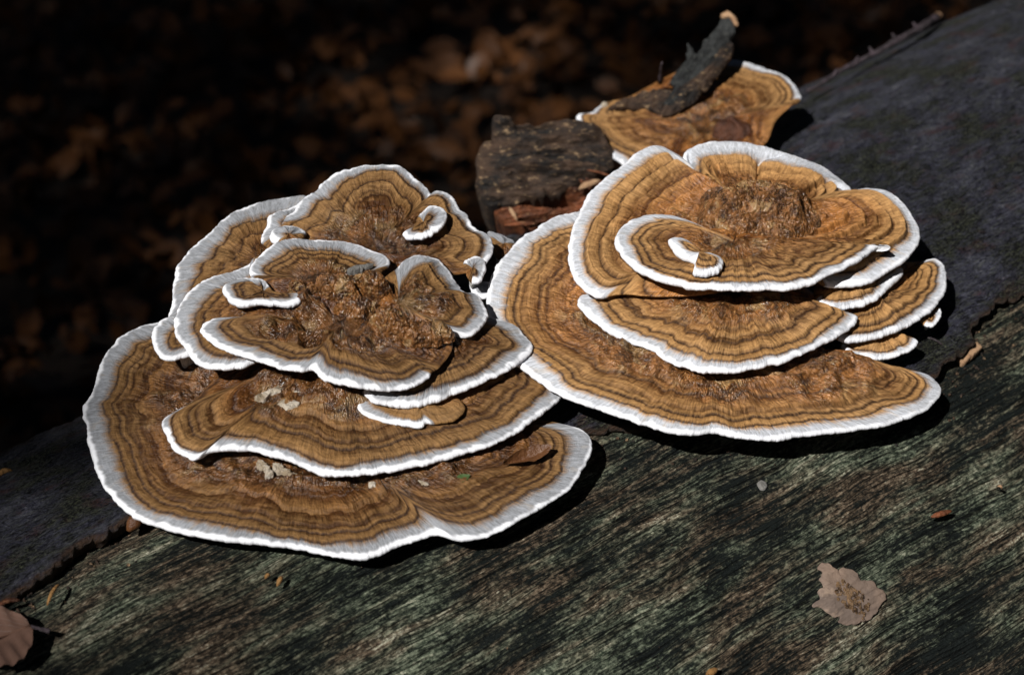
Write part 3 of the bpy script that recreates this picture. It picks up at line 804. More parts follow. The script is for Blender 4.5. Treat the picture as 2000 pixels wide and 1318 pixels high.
bracket(BF, 'big rosette bracket topping the right cluster, notched above, with a warty brown core',
        C3([(515, 704), (472, 690), (422, 640), (396, 580), (392, 510), (402, 430), (422, 380), (450, 322), (490, 270), (540, 222), (600, 180), (650, 132), (700, 106), (750, 98), (800, 118), (845, 148), (852, 160), (862, 122), (930, 92), (1000, 82), (1080, 82), (1160, 96), (1240, 116), (1320, 146), (1400, 177), (1460, 217), (1520, 262), (1542, 286), (1562, 274), (1620, 268), (1680, 284), (1740, 330), (1780, 380), (1806, 440), (1800, 492), (1760, 542), (1690, 592), (1600, 642), (1500, 662), (1435, 658), (1390, 640, .2), (1200, 650, 0), (950, 690, 0), (750, 700, 0), (600, 690, .5)]),
        (920 + 1120 / 2.06, 240 + 440 / 2.06), FR, 4.1, 27.4, rise=.55, wave=.2, NU=900, N1=140, lump=.24, inner=.42, fold=.35, group=GR, mw=.66, drop=2.6, ripple=.34, creases=((122, .035, .75), (38, .03, .5), (75, .02, .3)))
bracket(BF, 'upper inner bracket of the right cluster, spoon shaped, growing out of the warty core',
        C3([(880, 420, .2), (850, 398), (800, 380), (720, 375), (640, 400), (592, 440), (578, 480), (600, 530), (650, 580), (720, 620), (800, 646), (900, 665), (1000, 673), (1080, 678), (1180, 671), (1280, 675), (1380, 652), (1450, 612), (1550, 561), (1640, 502), (1690, 505), (1650, 480, .3), (1500, 470, 0), (1300, 480, 0), (1080, 430, 0)]),
        (920 + 1050 / 2.06, 240 + 505 / 2.06), FR, 5.2, 28.8, NU=700, N1=90, rise=.3, lump=.2, inner=.45, fold=.15, group=GR, mw=.58, drop=2.2, th=.34)
bracket(BF, 'small white knobbly young bracket sitting on the upper inner bracket of the right cluster',
        C3([(785, 472), (800, 502), (840, 540), (898, 568), (895, 605), (940, 612), (998, 592), (1008, 562), (985, 545), (930, 520, .2), (880, 490, .2), (845, 470), (812, 463)]),
        (920 + 915 / 2.06, 240 + 545 / 2.06), FR, 5.75, 29.5, NU=220, N1=24, rise=.15, lump=.1, inner=.1, group=GR, mw=.45, drop=1.0, th=.42, jit=1.6)

# ---- bracket at the back, beside the black shard
bracket(BF, 'rear bracket at the log top, half covered by a black bark shard',
        C4([(940, 216), (1000, 220), (1080, 245), (1150, 275), (1190, 315), (1208, 352), (1170, 380, .1), (1120, 430, 0), (1090, 500, 0), (1000, 580, 0), (800, 660, 0), (660, 640, .2), (590, 592), (550, 572), (500, 535), (458, 505), (440, 470), (412, 440), (405, 415), (460, 408), (500, 378), (600, 345, .3), (700, 290, 0), (830, 230, 0)]),
        (900 + 880 / 1.818, 460 / 1.818), FT, 1.6, 31.2, NU=600, N1=80, rise=.15, bright=1.3, pale=.15, lump=.2, inner=.3, fold=.12, mw=.42, drop=3.0, ripple=.12, th=.3, tilt=(-.05, -.12))

# warty core of the big rosette (a part of it)
def blob(name, label_key, c_px, rx, ry, hz, mat, parent, P0, n, e1, e2, seed, na=220, nr=70, wart=.10, lift=0.0, bright=1.0, irr=.16):
    Pc = hit_plane(np.array(c_px, float), P0 + n * lift, n)
    a = np.linspace(0, 2 * np.pi, na, endpoint=False)[None]
    r = np.linspace(.01, 1, nr)[:, None] ** .8
    k = 1 + irr * fbm(np.cos(a) * 1.6, np.sin(a) * 1.6, seed, 4)
    x = r * k * rx * np.cos(a); y = r * k * ry * np.sin(a)
    z = hz * np.sqrt(np.maximum(1 - r ** 2.2, 0)) * (1 + .5 * fbm(x * .9, y * .9, seed + 3, 3))
    ed = np.sqrt(np.maximum(1 - r ** 4, 0))
    wx, wy = x + .25 * noise(x * 1.5, y * 1.5, seed + 4), y + .25 * noise(x * 1.5, y * 1.5, seed + 6)
    z = z + ed * wart * (1.1 * knobs(wx * 2.6, wy * 2.6, seed) + .8 * knobs(wx * 5.2, wy * 5.2, seed + 2) + .3 * noise(x * 12, y * 12, seed + 8) - .6) - .25 * r ** 6
    V = Pc + x[..., None] * e1 + y[..., None] * e2 + z[..., None] * n
    o_ = (0 * x).ravel()
    at = {'fib': np.stack([x, y, z + seed], -1).reshape(-1, 3), 'loc': np.stack([x, y, z + seed], -1).reshape(-1, 3), 'mrel': o_ + 3, 'bright': o_ + bright, 'dark': o_, 'tone': o_ + .5, 'inner': o_ + 1, 'seed': o_ + seed, 'edge': o_}
    return mk(name, V.reshape(-1, 3), grid_faces(nr, na, True, flip=True), mat, parent, at)

_k = [k for k in CAPS if k.startswith('big rosette')][0]
blob('warty_core', None, (1475, 432), 2.6, 1.9, 1.25, M_F, *CAPS[_k], seed=3.3, lift=.65, wart=.20, na=300, nr=100, bright=1.1)
_k = [k for k in CAPS if k.startswith('rear bracket at')][0]
blob('dark_knob', None, (1432, 257), 1.0, .75, .6, M_CORE, *CAPS[_k], seed=6.3, wart=.03, lift=.2, na=60, nr=20)
_k = [k for k in CAPS if k.startswith('middle front')][0]
for i, (px, rx, ry, hz) in enumerate([((835, 650), 1.0, .7, .5), ((765, 640), .8, .6, .5), ((655, 565), .9, .5, .5), ((725, 562), .8, .45, .5), ((590, 562), .6, .4, .4), ((700, 605), .8, .5, .45)]):
    blob('warty_lump', None, px, rx, ry, hz, M_F, *CAPS[_k], seed=8.3 + i * 1.7, wart=.13, lift=.55, na=130, nr=40, bright=.95, irr=.4)

# ------------------------------------------------------------------ loose things on and round the log
def solid(px, fr_pt, n, hgt, mat, name, label, cat, rough=.1, group=None, parent=None, NU=160, NR=16, seed=1.0, dome=.3, bottom=True, jag=.05):
    """a lump with the traced outline: lies in the plane (fr_pt, n), thickness hgt, domed"""
    S = catmull([tuple(p) for p in px], NU)
    R0 = hit_plane(S[:, :2], fr_pt, n)
    c = R0.mean(0)
    d = R0 - c
    e1 = nrm(RIGHT - (RIGHT @ n) * n); e2 = np.cross(n, e1)
    xr, yr = d @ e1, d @ e2
    if np.sum(xr * np.roll(yr, -1) - yr * np.roll(xr, -1)) < 0: xr, yr = xr[::-1], yr[::-1]
    L = np.hypot(xr, yr)
    jx = 1 + jag * (noise(xr * 2.5, yr * 2.5, seed) + .6 * noise(xr * 7, yr * 7, seed + 1)) / np.maximum(L, .3)
    xr, yr = xr * jx, yr * jx
    t = np.linspace(.02, 1, NR)[:, None]
    x, y = t * xr, t * yr
    z = hgt + dome * (1 - t ** 2) + rough * fbm(x * 1.3, y * 1.3, seed + 2, 4) * (1 - .4 * t)
    rows = [np.stack([x, y, z], -1)]
    for f in (.6, .2, 0.0):
        k = 1 + .02 * noise(xr * 4, yr * 4, f * 7 + seed)
        rows.append(np.stack([xr * k, yr * k, hgt * f + 0 * xr + .3 * rough * noise(xr * 3, yr * 3, seed + f)], -1)[None])
    A = np.vstack(rows)
    V = c + A[..., 0:1] * e1 + A[..., 1:2] * e2 + A[..., 2:3] * n
    nr_ = A.shape[0]
    F = [grid_faces(nr_, NU, True, flip=True), np.arange(NU)[None, :] if False else np.zeros((0, 4), int)]
    return mk(name, V.reshape(-1, 3), [f for f in F if len(f)], mat, parent, None, True, None, label, cat, group)

def tube(P, r, ns=8, seed=0.0, bumpy=.15):
    P = np.asarray(P, float); n_ = len(P); r = np.broadcast_to(r, (n_,))
    T = np.gradient(P, axis=0); T /= np.linalg.norm(T, axis=1, keepdims=True)
    ref = np.array([0, 0, 1.0]) if abs(T[0, 2]) < .9 else np.array([1.0, 0, 0])
    N1_ = np.cross(T, ref); N1_ /= np.linalg.norm(N1_, axis=1, keepdims=True)
    N2_ = np.cross(T, N1_)
    a = np.linspace(0, 2 * np.pi, ns, endpoint=False)
    rr_ = r[:, None] * (1 + bumpy * noise(np.arange(n_)[:, None] * .9, np.cos(a)[None] * 2, np.sin(a)[None] * 2 + seed))
    V = P[:, None] + rr_[..., None] * (np.cos(a)[None, :, None] * N1_[:, None] + np.sin(a)[None, :, None] * N2_[:, None])
    V = V.reshape(-1, 3)
    F = [grid_faces(n_, ns, True)]
    V = np.vstack([V, P[:1], P[-1:]])
    i0, i1 = n_ * ns, n_ * ns + 1
    j = np.arange(ns); j2 = (j + 1) % ns
    F.append(np.stack([np.full(ns, i0), j2, j], 1)); F.append(np.stack([np.full(ns, i1), (n_ - 1) * ns + j, (n_ - 1) * ns + j2], 1))
    return V, F

# rotten wood chunk behind the clusters, with shredded red rot under it
NF = nrm(-VIEW * .75 + ZV * .45)
pc = on_log((1100, 420)) + 3.2 * ZV + np.array([0, 2.0, 0])
ch = empty('rotten_wood_chunk', 'dark crumbling chunk of rotten wood behind the gap between the two clusters', 'wood chunk', pc)
def chunk(name, px, depth, mat, seed, NU=220, NR=50, rough=.28, base=0.0):
    p_c = pc + base * NF
    S = catmull(px, NU); R0 = hit_plane(S[:, :2], p_c, NF); c = R0.mean(0); d = R0 - c
    e1 = nrm(RIGHT - (RIGHT @ NF) * NF); e2 = np.cross(NF, e1)
    xr, yr = d @ e1, d @ e2
    if np.sum(xr * np.roll(yr, -1) - yr * np.roll(xr, -1)) < 0: xr, yr = xr[::-1], yr[::-1]
    L = np.hypot(xr, yr); jx = 1 + (.10 * noise(xr * 1.6, yr * 1.6, seed) + .06 * noise(xr * 5, yr * 5, seed)) / np.maximum(L, .5)
    xr, yr = xr * jx, yr * jx
    t = np.linspace(.02, 1, NR)[:, None]; x, y = t * xr, t * yr
    z = .8 * np.sqrt(np.maximum(1 - t ** 4, 0)) + rough * 1.3 * fbm(x * .45, y * 2.0, seed + 2, 5, .6) + .22 * np.abs(noise(x * 1.2, y * 4.5, seed + 4)) - .35 * sstep(.35, .8, noise(x * .5, y * 2.6, seed + 8))
    rows = [np.stack([x, y, z], -1)]
    for f in (.3, .7, 1.0): rows.append(np.stack([xr * (1 - .1 * f), yr * (1 - .1 * f), -depth * f + 0 * xr + .2 * noise(xr, yr, f)], -1)[None])
    A = np.vstack(rows); V = c + A[..., 0:1] * e1 + A[..., 1:2] * e2 + A[..., 2:3] * NF
    return mk(name, V.reshape(-1, 3), grid_faces(len(A), NU, True, flip=True), mat, ch)
def C5(l): return [(p[0] / 5.0 + 880, p[1] / 5.0 + 200) for p in l]
chunk('crumbling_body', C5([(280, 440), (300, 400), (380, 370), (395, 290), (420, 170), (560, 180), (620, 230), (860, 220), (1000, 200), (1200, 190), (1500, 330), (1600, 600), (1500, 700), (1250, 790), (1100, 900), (850, 960), (600, 1010), (330, 1000), (260, 900), (255, 700)]), 4.0, M_CHUNK, 2.0)
chunk('red_rot', C5([(420, 1010), (560, 1010), (900, 930), (1150, 880), (1300, 760), (1500, 740), (1620, 800), (1500, 1100), (1250, 1250), (900, 1280), (600, 1260), (480, 1180)]), 4.0, M_REDROT, 5.0, base=-1.2, rough=.5)
for i, (a_, b_, r_) in enumerate([((1130, 370), (1172, 352), .16), ((1005, 425), (1075, 415), .10), ((985, 440), (1050, 437), .12), ((1120, 402), (1160, 382), .07), ((995, 405), (1010, 432), .10), ((1090, 425), (1140, 408), .08), ((1140, 331), (1195, 345), .06)]):
    Pa = hit_plane(np.array(a_, float), pc + .6 * NF, NF); Pb_ = hit_plane(np.array(b_, float), pc + .6 * NF, NF)
    tt = np.linspace(0, 1, 7)[:, None]
    V, F = tube(Pa + (Pb_ - Pa) * tt + .1 * np.sin(tt * 3) * NF, r_ * np.array([.3, .8, 1, 1, .9, .7, .3]), 6, i, .3)
    mk('rot_splinter', V, F, M_CUT if i in (0, 4) else M_REDROT, ch)

# black bark shard leaning on the rear bracket
kt = [k for k in CAPS if k.startswith('rear bracket at')][0]
_, PT, nT, eT1, eT2 = CAPS[kt]
sh = empty('bark_shard', 'jagged black shard of bark leaning on the rear bracket with a pale broken tip', 'bark', PT + .5 * nT)
NS = nrm(-VIEW * .40 + ZV * .8 - RIGHT * .25)
PSH = hit_plane(np.array([1300., 212.]), PT + .55 * nT, nT)
def slab(name, px, P_, n_, th_, mat, parent, seed, NU=240, NR=40, rough=.24):
    S = catmull(px, NU); R0 = hit_plane(S[:, :2], P_, n_); c = R0.mean(0); d = R0 - c
    e1 = nrm(RIGHT - (RIGHT @ n_) * n_); e2 = np.cross(n_, e1)
    xr, yr = d @ e1, d @ e2
    if np.sum(xr * np.roll(yr, -1) - yr * np.roll(xr, -1)) < 0: xr, yr = xr[::-1], yr[::-1]
    L = np.hypot(xr, yr); jx = 1 + (.07 * noise(xr * 2.6, yr * 2.6, seed) + .12 * noise(xr * 8, yr * 8, seed)) / np.maximum(L, .5)
    xr, yr = xr * jx, yr * jx
    t = np.linspace(.02, 1, NR)[:, None]; x, y = t * xr, t * yr
    z = th_ / 2 * (1 - t ** 6) + rough * fbm((x + y) * .7, (x - y) * 2.6, seed + 2, 4)
    A = np.vstack([np.stack([x, y, z], -1), np.stack([xr, yr, -th_ * .4 + .05 * noise(xr * 3, yr * 3, seed)], -1)[None], np.stack([xr * .5, yr * .5, -th_ * .6 + 0 * xr], -1)[None], np.stack([xr * .02, yr * .02, -th_ * .6 + 0 * xr], -1)[None]])
    V = c + A[..., 0:1] * e1 + A[..., 1:2] * e2 + A[..., 2:3] * n_
    return mk(name, V.reshape(-1, 3), grid_faces(len(A), NU, True, flip=True), mat, parent)
def C9(l): return [(p[0] / 1.754 + 860, p[1] / 1.754) for p in l]
slab('upper_blade', C9([(982, 52), (1004, 58), (1012, 92), (992, 145), (965, 182), (928, 228), (885, 280), (838, 325), (795, 362), (772, 365), (785, 328), (806, 300), (786, 288), (808, 250), (838, 212), (851, 156), (866, 192), (890, 176), (912, 138), (945, 100), (968, 78)]), PSH + .30 * NS, NS, .5, M_CHARBARK, sh, 4.4)
slab('brown_edge', C9([(1002, 150), (990, 200), (945, 255), (905, 305), (850, 355), (790, 390), (755, 388), (770, 360), (830, 320), (890, 265), (950, 205), (985, 155)]), PSH + .22 * NS, NS, .6, M_CHUNK, sh, 6.4)
slab('lower_blade', C9([(770, 300), (790, 318), (765, 370), (748, 388), (700, 372), (600, 376), (572, 368), (620, 350), (665, 325), (720, 312)]), PSH + .0 * NS, NS, .45, M_CHUNK, sh, 7.4)
slab('pale_tip', C4([(922, 55), (945, 42), (968, 52), (985, 85), (975, 92), (955, 66), (930, 66)]), PSH + .5 * NS, NS, .3, M_CUT, sh, 9.4, NU=60, NR=8, rough=.03)
tt = np.linspace(0, 1, 8)[:, None]
Pa = hit_plane(np.array([1290., 160.]), PSH, NS); Pb_ = hit_plane(np.array([1293., 122.]), PSH - 1.5 * VIEW, nrm(-VIEW))
V, F = tube(Pa + (Pb_ - Pa) * tt, np.linspace(.14, .04, 8), 6, 3, .3)
mk('thin_splinter', V, F, M_TWIG, sh)
# tiny white buttons by the rear bracket's left lip
Pq = hit_plane(np.array([1181., 206.]), PT + .2 * nT, nT)
a = np.linspace(0, 2 * np.pi, 16, endpoint=False)[None]; b_ = np.linspace(.05, np.pi - .05, 10)[:, None]
def ball(c, r, sq=1.0): return np.stack([c[0] + r * np.sin(b_) * np.cos(a), c[1] + r * np.sin(b_) * np.sin(a), c[2] + sq * r * np.cos(b_) + 0 * a], -1).reshape(-1, 3)
mk('fungus_button', ball(Pq, .19), grid_faces(10, 16, True), M_CREAM, None, None, True, Pq, 'tiny white button of young fungus at the left lip of the rear bracket', 'fungus button')

# twig along the back edge of the bark
tw = empty('fallen_twig', 'thin dark twig with a pale cut tip lying along the upper edge of the bark', 'twig', on_log((1700, 130)))
pts = [(1578, 178), (1625, 150), (1680, 118), (1730, 92), (1775, 68), (1812, 46), (1832, 31)]
Pw = []
for p in pts:
    q = on_log((p[0] + 18, p[1] + 26)) ; dpt = (q - CAM) @ VIEW
    r_ = ray(np.array(p, float)); Pw.append(CAM + r_ * (dpt / (r_ @ VIEW)))
Pw = catmull(np.array(Pw), 40, closed=False)
Pw[:, 2] += .06 * noise(np.arange(40) * .4, 2.0)
V, F = tube(Pw, np.linspace(.10, .21, 40) * (1 + .25 * noise(np.arange(40) * .7, 5.1)), 8, 1, .25)
mk('twig_stem', V, F, M_TWIG, tw)
V, F = tube(Pw[-2:] + (Pw[-1] - Pw[-2]) * .9, np.array([.21, .16]), 8, 1, .2)
mk('cut_tip', V, F, M_CUT, tw)
for i in (7, 13, 18, 24, 30):
    d = .45 * nrm(UP + .6 * RIGHT * (1 if i % 2 else -1) + .3 * rng.normal(size=3))
    V, F = tube(np.stack([Pw[i], Pw[i] + d * .5, Pw[i] + d]), np.array([.08, .09, .05]), 6, i, .3)
    mk('bud', V, F, M_TWIG, tw)

# leaf (blade with midrib, curled) -------------------------------------------------
def leaf_mesh(A, B, width, nU=22, nV=11, curl=.25, up=ZV, seed=0.0, fold=.15):
    """blade from petiole end A to tip B"""
    A, B = np.asarray(A, float), np.asarray(B, float)
    ax = B - A; ln = np.linalg.norm(ax); ax = ax / ln
    sd_ = nrm(np.cross(up, ax)); nn = np.cross(ax, sd_)
    u = np.linspace(0, 1, nU)[:, None]; v = np.linspace(-1, 1, nV)[None]
    prof = width * np.sin(np.pi * np.clip(u, .015, .985) ** .8) ** .75 * (1 - .15 * u)
    x = u * ln + 0 * v; y = prof * v * (1 + .05 * noise(u * 9, v * 2, seed))
    z = fold * width * np.abs(v) * np.sin(np.pi * u) + curl * width * (v ** 2) * (.4 + .6 * noise(u * 3, 1.0, seed)) + .05 * width * np.sin(u * 40) * np.abs(v) + .12 * ln * (u - .5) ** 2 * curl * 4 + .06 * width * noise(u * 5, v * 2, seed + 4)
    V = A + x[..., None] * ax + y[..., None] * sd_ + z[..., None] * nn
    return V.reshape(-1, 3), grid_faces(nU, nV), np.stack([u + 0 * v, v + 0 * u, 0 * u * v + .5], -1).reshape(-1, 3)

# copper leaf at the lower left corner
n_here = nrm(on_log((20, 1260)) - (CLOG + ((on_log((20, 1260)) - CLOG) @ AX) * AX))
lf = empty('fallen_leaf', 'copper brown beech leaf cut by the lower left corner, lying on bare wood', 'leaf', on_log((20, 1260)))
PA = on_log((62, 1236)) + .35 * n_here; PB = on_log((-95, 1300)) + .5 * n_here
V, F, lv = leaf_mesh(PA, PB, 1.75, 26, 15, .12, n_here, 2.0, .10)
o = mk('leaf_blade', V, F, M_BEECH, lf, {'lv': lv})
V, F = tube(catmull(np.array([PA, on_log((80, 1236)) + .22 * n_here, on_log((98, 1237)) + .12 * n_here]), 10, False), np.linspace(.07, .10, 10), 6, 2, .2)
mk('petiole', V, F, M_TWIG, lf)
tt = np.linspace(0, 1, 12)[:, None]
V, F = tube(PA + (PB - PA) * tt + (.03 + .10 * 1.75 * 0) * n_here, np.linspace(.06, .03, 12), 6)
mk('midrib', V, F, M_BEECH, lf)

# curled brown leaf wedged between the two lowest left tiers
k1_ = [k for k in CAPS if k.startswith('widest and lowest tan')][0]
_, PL1, nL1, _, _ = CAPS[k1_]
PA = hit_plane(np.array([1075., 876.]), PL1 + .75 * nL1, nL1); PB = hit_plane(np.array([982., 914.]), PL1 + .5 * nL1, nL1)
V, F, lv = leaf_mesh(PA, PB, .34, 24, 11, 1.1, nrm(nL1 - .5 * VIEW), 6.0, .4)
mk('curled_leaf', V, F, M_BROWNLEAF, None, None, True, PL1, 'curled reddish brown dead leaf wedged under the second tier of the left cluster', 'leaf')
# green scrap beside it
PA = hit_plane(np.array([893., 940.]), PL1 + .55 * nL1, nL1); PB = hit_plane(np.array([918., 928.]), PL1 + .6 * nL1, nL1)
V, F, lv = leaf_mesh(PA, PB, .22, 10, 7, .2, nL1, 3.0)
mk('leaf_scrap', V, F, M_GREEN, None, {'lv': lv}, True, None, 'small green leaf scrap on the lowest left bracket below the second tier', 'leaf scrap')

# dry needles and scraps on the log near the bark edge
def needle(pa, pb, r, mat, name, label, cat, lift=.12, bow=.15, group=None):
    A = on_log(pa); B = on_log(pb)
    nn = nrm((A + B) / 2 - CLOG - (((A + B) / 2 - CLOG) @ AX) * AX)
    tt = np.linspace(0, 1, 9)[:, None]
    P = A + (B - A) * tt + (lift + bow * np.sin(np.pi * tt)) * nn
    V, F = tube(P, r * np.array([.3, .7, 1, 1.1, 1.1, 1, .9, .7, .3]), 6, pa[0] * .1, .15)
    mk(name, V, F, mat, None, None, True, None, label, cat, group)
needle((93, 1188), (117, 1146), .075, M_NEEDLE, 'dry_needle', 'straw coloured dry needle stuck in the bark edge above the copper leaf', 'needle', .15)
needle((-5, 940), (27, 926), .12, M_NEEDLE, 'bark_splinter', 'orange splinter on the dark bark at the left border', 'splinter', .15)
needle((-8, 1190), (42, 1176), .09, M_REDROT, 'bark_scrap', 'reddish brown scrap under the bark edge right above the copper leaf', 'scrap', .1)
needle((252, 1045), (284, 1016), .28, M_BROWNLEAF, 'rolled_leaf', 'rolled brown leaf scrap tucked under the left of the lowest left bracket', 'leaf scrap', .2)
needle((518, 1132), (527, 1126), .07, M_NEEDLE, 'bud_scale', 'tan bud scale on the wood under the left cluster, left of its pair', 'bud scale', .06)
needle((541, 1147), (552, 1130), .09, M_NEEDLE, 'bud_scale', 'tan bud scale on the wood under the left cluster, right of its pair', 'bud scale', .06)
needle((1378, 1318), (1398, 1308), .13, M_NEEDLE, 'bud_scale', 'amber bud scale at the bottom border of the bare wood', 'bud scale', .06)
needle((1818, 1010), (1858, 998), .12, M_REDROT, 'bark_scrap', 'reddish scrap on the bare wood near the right border', 'scrap', .04, .04)
needle((1946, 950), (1954, 956), .05, M_CUT, 'bud_scale', 'tiny pale bud scale on the wood by the right border', 'bud scale', .06)
def flat_scrap(px, mat, name, label, cat, hgt=.04, seed=1.0, parent=None, NU=140, NR=14, rough=.02, jag=.05, Rr=RLOG - TB + .05):
    """a thin crust that follows the log's curve"""
    S = catmull(px, NU); R0 = on_log(S[:, :2], Rr); x, p = log_coords(R0)
    cx, cp = x.mean(), p.mean(); dx, dp = x - cx, (p - cp) * Rr
    if np.sum(dx * np.roll(dp, -1) - dp * np.roll(dx, -1)) < 0: dx, dp = dx[::-1], dp[::-1]
    L = np.hypot(dx, dp); jx = 1 + jag * (noise(dx * 3, dp * 3, seed) + .8 * noise(dx * 9, dp * 9, seed)) / np.maximum(L, .15)
    dx, dp = dx * jx, dp * jx
    t = np.linspace(.02, 1, NR)[:, None]
    X_, Y_ = cx + t * dx, cp + t * dp / Rr
    rr_ = Rr + .06 + wood_big(X_, Y_ * RLOG) + hgt * (1 - t ** 8) + rough * fbm(X_ * .9, Y_ * Rr * 4, seed, 3)
    X_ = np.vstack([X_, X_[-1:]]); Y_ = np.vstack([Y_, Y_[-1:]]); rr_ = np.vstack([rr_, rr_[-1:] * 0 + Rr - .4])
    V = log_pt(X_, Y_, rr_).reshape(-1, 3)
    F = grid_faces(NR + 1, NU, True)
    b0 = log_pt(np.array(cx), np.array(cp), np.array(Rr))
    if parent is None:
        return mk(name, V, F, mat, None, None, True, b0, label, cat)
    return mk(name, V, F, mat, parent)
def C6(l): return [(p[0] / 4.0 + 1350, p[1] / 4.0 + 1000) for p in l]
crust_px = C6([(970, 470), (975, 430), (1045, 415), (1080, 450), (1115, 470), (1120, 490), (1140, 460), (1200, 455), (1265, 500), (1285, 550), (1390, 550), (1430, 600), (1480, 620), (1500, 690), (1460, 740), (1430, 790), (1380, 850), (1310, 870), (1200, 890), (1140, 885), (1125, 860), (1160, 830), (1100, 830), (1030, 800), (980, 760), (920, 750), (940, 720), (985, 690), (970, 640), (1000, 600), (990, 540), (1000, 490)])
pcx = on_log((1655, 1165), RLOG - TB)
cr = empty('crust_fungus', 'pinkish flat crust patch on the bare wood with golden granules at its middle', 'crust fungus', pcx)
flat_scrap(crust_px, M_PINK, 'crust_sheet', None, None, .05, 2.0, cr, 420, 34, .035, .045)
gv, gf = [], []
r3 = np.random.default_rng(5)
for i in range(170):
    while True:
        q = r3.normal(size=2) * np.array([24, 15])
        if abs(q[0]) < 34 and abs(q[1] - .35 * q[0]) < 24: break
    px = np.array([1658 + q[0], 1172 + q[1] + .3 * q[0]])
    P = on_log(px, RLOG - TB + .12); _x, _p = log_coords(P); P = log_pt(_x, _p, np.array(RLOG - TB + .14 + float(wood_big(_x, _p * RLOG))))
    r_ = r3.uniform(.035, .085)
    v = ball(P, r_, 1.3)
    gf.append(grid_faces(10, 16, True) + 160 * i); gv.append(v)
g = mk('granules', np.vstack(gv), np.vstack(gf), M_GRAIN, cr, None, True, kind='stuff')
flat_scrap([(1478, 947), (1486, 943), (1494, 950), (1490, 957), (1481, 955)], M_GREYFLECK, 'lichen_fleck', 'small pale grey fleck on the bare wood below the right cluster', 'lichen', .03, 3.0, None, 30, 6)

# crumbs of bark and wood: along the bark edge and strewn thinly over the wood
r5 = np.random.default_rng(77)
oct_f = np.array([[0, 2, 4], [2, 1, 4], [1, 3, 4], [3, 0, 4], [2, 0, 5], [1, 2, 5], [3, 1, 5], [0, 3, 5]])
cv, cf = [], []
def crumb(x_, p_, r_, rad):
    P = log_pt(np.array(x_), np.array(p_), np.array(rad))
    d = np.array([[1, 0, 0], [-1, 0, 0], [0, 1, 0], [0, -1, 0], [0, 0, 1], [0, 0, -1.0]]) * r5.uniform(.4, 1.3, (6, 1)) * r_
    q_ = r5.normal(size=(3, 3)); q_, _ = np.linalg.qr(q_)
    cf.append(oct_f + 6 * len(cv)); cv.append(P + d @ q_.T)
for i in range(420):
    x_ = r5.uniform(x0, x1); pbx = np.interp(x_, BEX, BEP)
    p_ = pbx + abs(r5.normal()) * .9 / RLOG - .15 / RLOG
    crumb(x_, p_, r5.uniform(.03, .11), RLOG - TB + .07 + float(wood_big(np.array(x_), np.array(p_ * RLOG))))
for i in range(260):
    x_ = r5.uniform(x0, x1); p_ = np.interp(x_, BEX, BEP) + r5.uniform(.5, 20) / RLOG
    crumb(x_, p_, r5.uniform(.018, .05), RLOG - TB + .05 + float(wood_big(np.array(x_), np.array(p_ * RLOG))))
mk('wood_crumbs', np.vstack(cv), np.vstack(cf), M_CHUNK, None, None, False, kind='stuff')
flat_scrap([(1872, 700), (1885, 682), (1905, 672), (1915, 682), (1900, 695), (1885, 708)], M_CUT, 'wood_chip', 'pale brown wood chip at the ragged bark edge right of the right cluster', 'wood chip', .12, 5.0, None, 40, 8, .05, .08, RLOG - .2)
needle((1803, 668), (1836, 684), .05, M_TWIG, 'dead_stem', 'thin dark stem on the grey bark right of the right cluster', 'stem', .35, .1)
# cream crust flakes on the left cluster's second tier
k2_ = [k for k in CAPS if k.startswith('second tier bracket of the left')][0]
_, PL2, nL2, e21, e22 = CAPS[k2_]
def flake(px, P_, n_, mat, parent, seed, h=.03):
    S = catmull(px, 70); R0 = hit_plane(S[:, :2], P_, n_); c = R0.mean(0); d = R0 - c
    e1 = nrm(RIGHT - (RIGHT @ n_) * n_); e2 = np.cross(n_, e1)
    xr, yr = d @ e1, d @ e2
    if np.sum(xr * np.roll(yr, -1) - yr * np.roll(xr, -1)) < 0: xr, yr = xr[::-1], yr[::-1]
    L = np.hypot(xr, yr); jx = 1 + (.06 * noise(xr * 5, yr * 5, seed) + .05 * noise(xr * 12, yr * 12, seed)) / np.maximum(L, .15)
    xr, yr = xr * jx, yr * jx
    t = np.linspace(.03, 1, 9)[:, None]; x, y = t * xr, t * yr
    z = h * (1 - t ** 3) + .06 * fbm(x * 3, y * 3, seed, 3)
    A = np.vstack([np.stack([x, y, z], -1), np.stack([xr, yr, 0 * xr - .25], -1)[None]])
    V = c + A[..., 0:1] * e1 + A[..., 1:2] * e2 + A[..., 2:3] * n_
    return mk('flake', V.reshape(-1, 3), grid_faces(10, 70, True, flip=True), mat, parent)
fp = empty('cream_crust', 'broken cream crust flakes on the second left tier, under the front lip above it', 'crust', PL2 + .5 * nL2)
def C8(l): return [(p[0] / 2.857 + 480, p[1] / 2.857 + 700) for p in l]
Pf = PL2 + .62 * nL2
for i, q in enumerate([[(60, 215), (90, 190), (130, 170), (170, 160), (200, 130), (240, 150), (190, 185), (130, 200), (100, 225)], [(230, 150), (280, 115), (330, 135), (345, 170), (380, 185), (430, 200), (440, 230), (400, 250), (340, 265), (310, 245), (330, 210), (290, 175), (240, 185)], [(430, 180), (490, 160), (480, 175), (450, 200), (430, 210)], [(175, 250), (200, 232), (260, 230), (290, 250), (270, 270), (210, 270)]]):
    flake(C8(q), Pf, nL2, M_CREAM, fp, 2.0 + i)
fp2 = empty('cream_crust', 'row of cream crumbs on the lowest left bracket below the second tier lip', 'crust', PL1 + .4 * nL1)
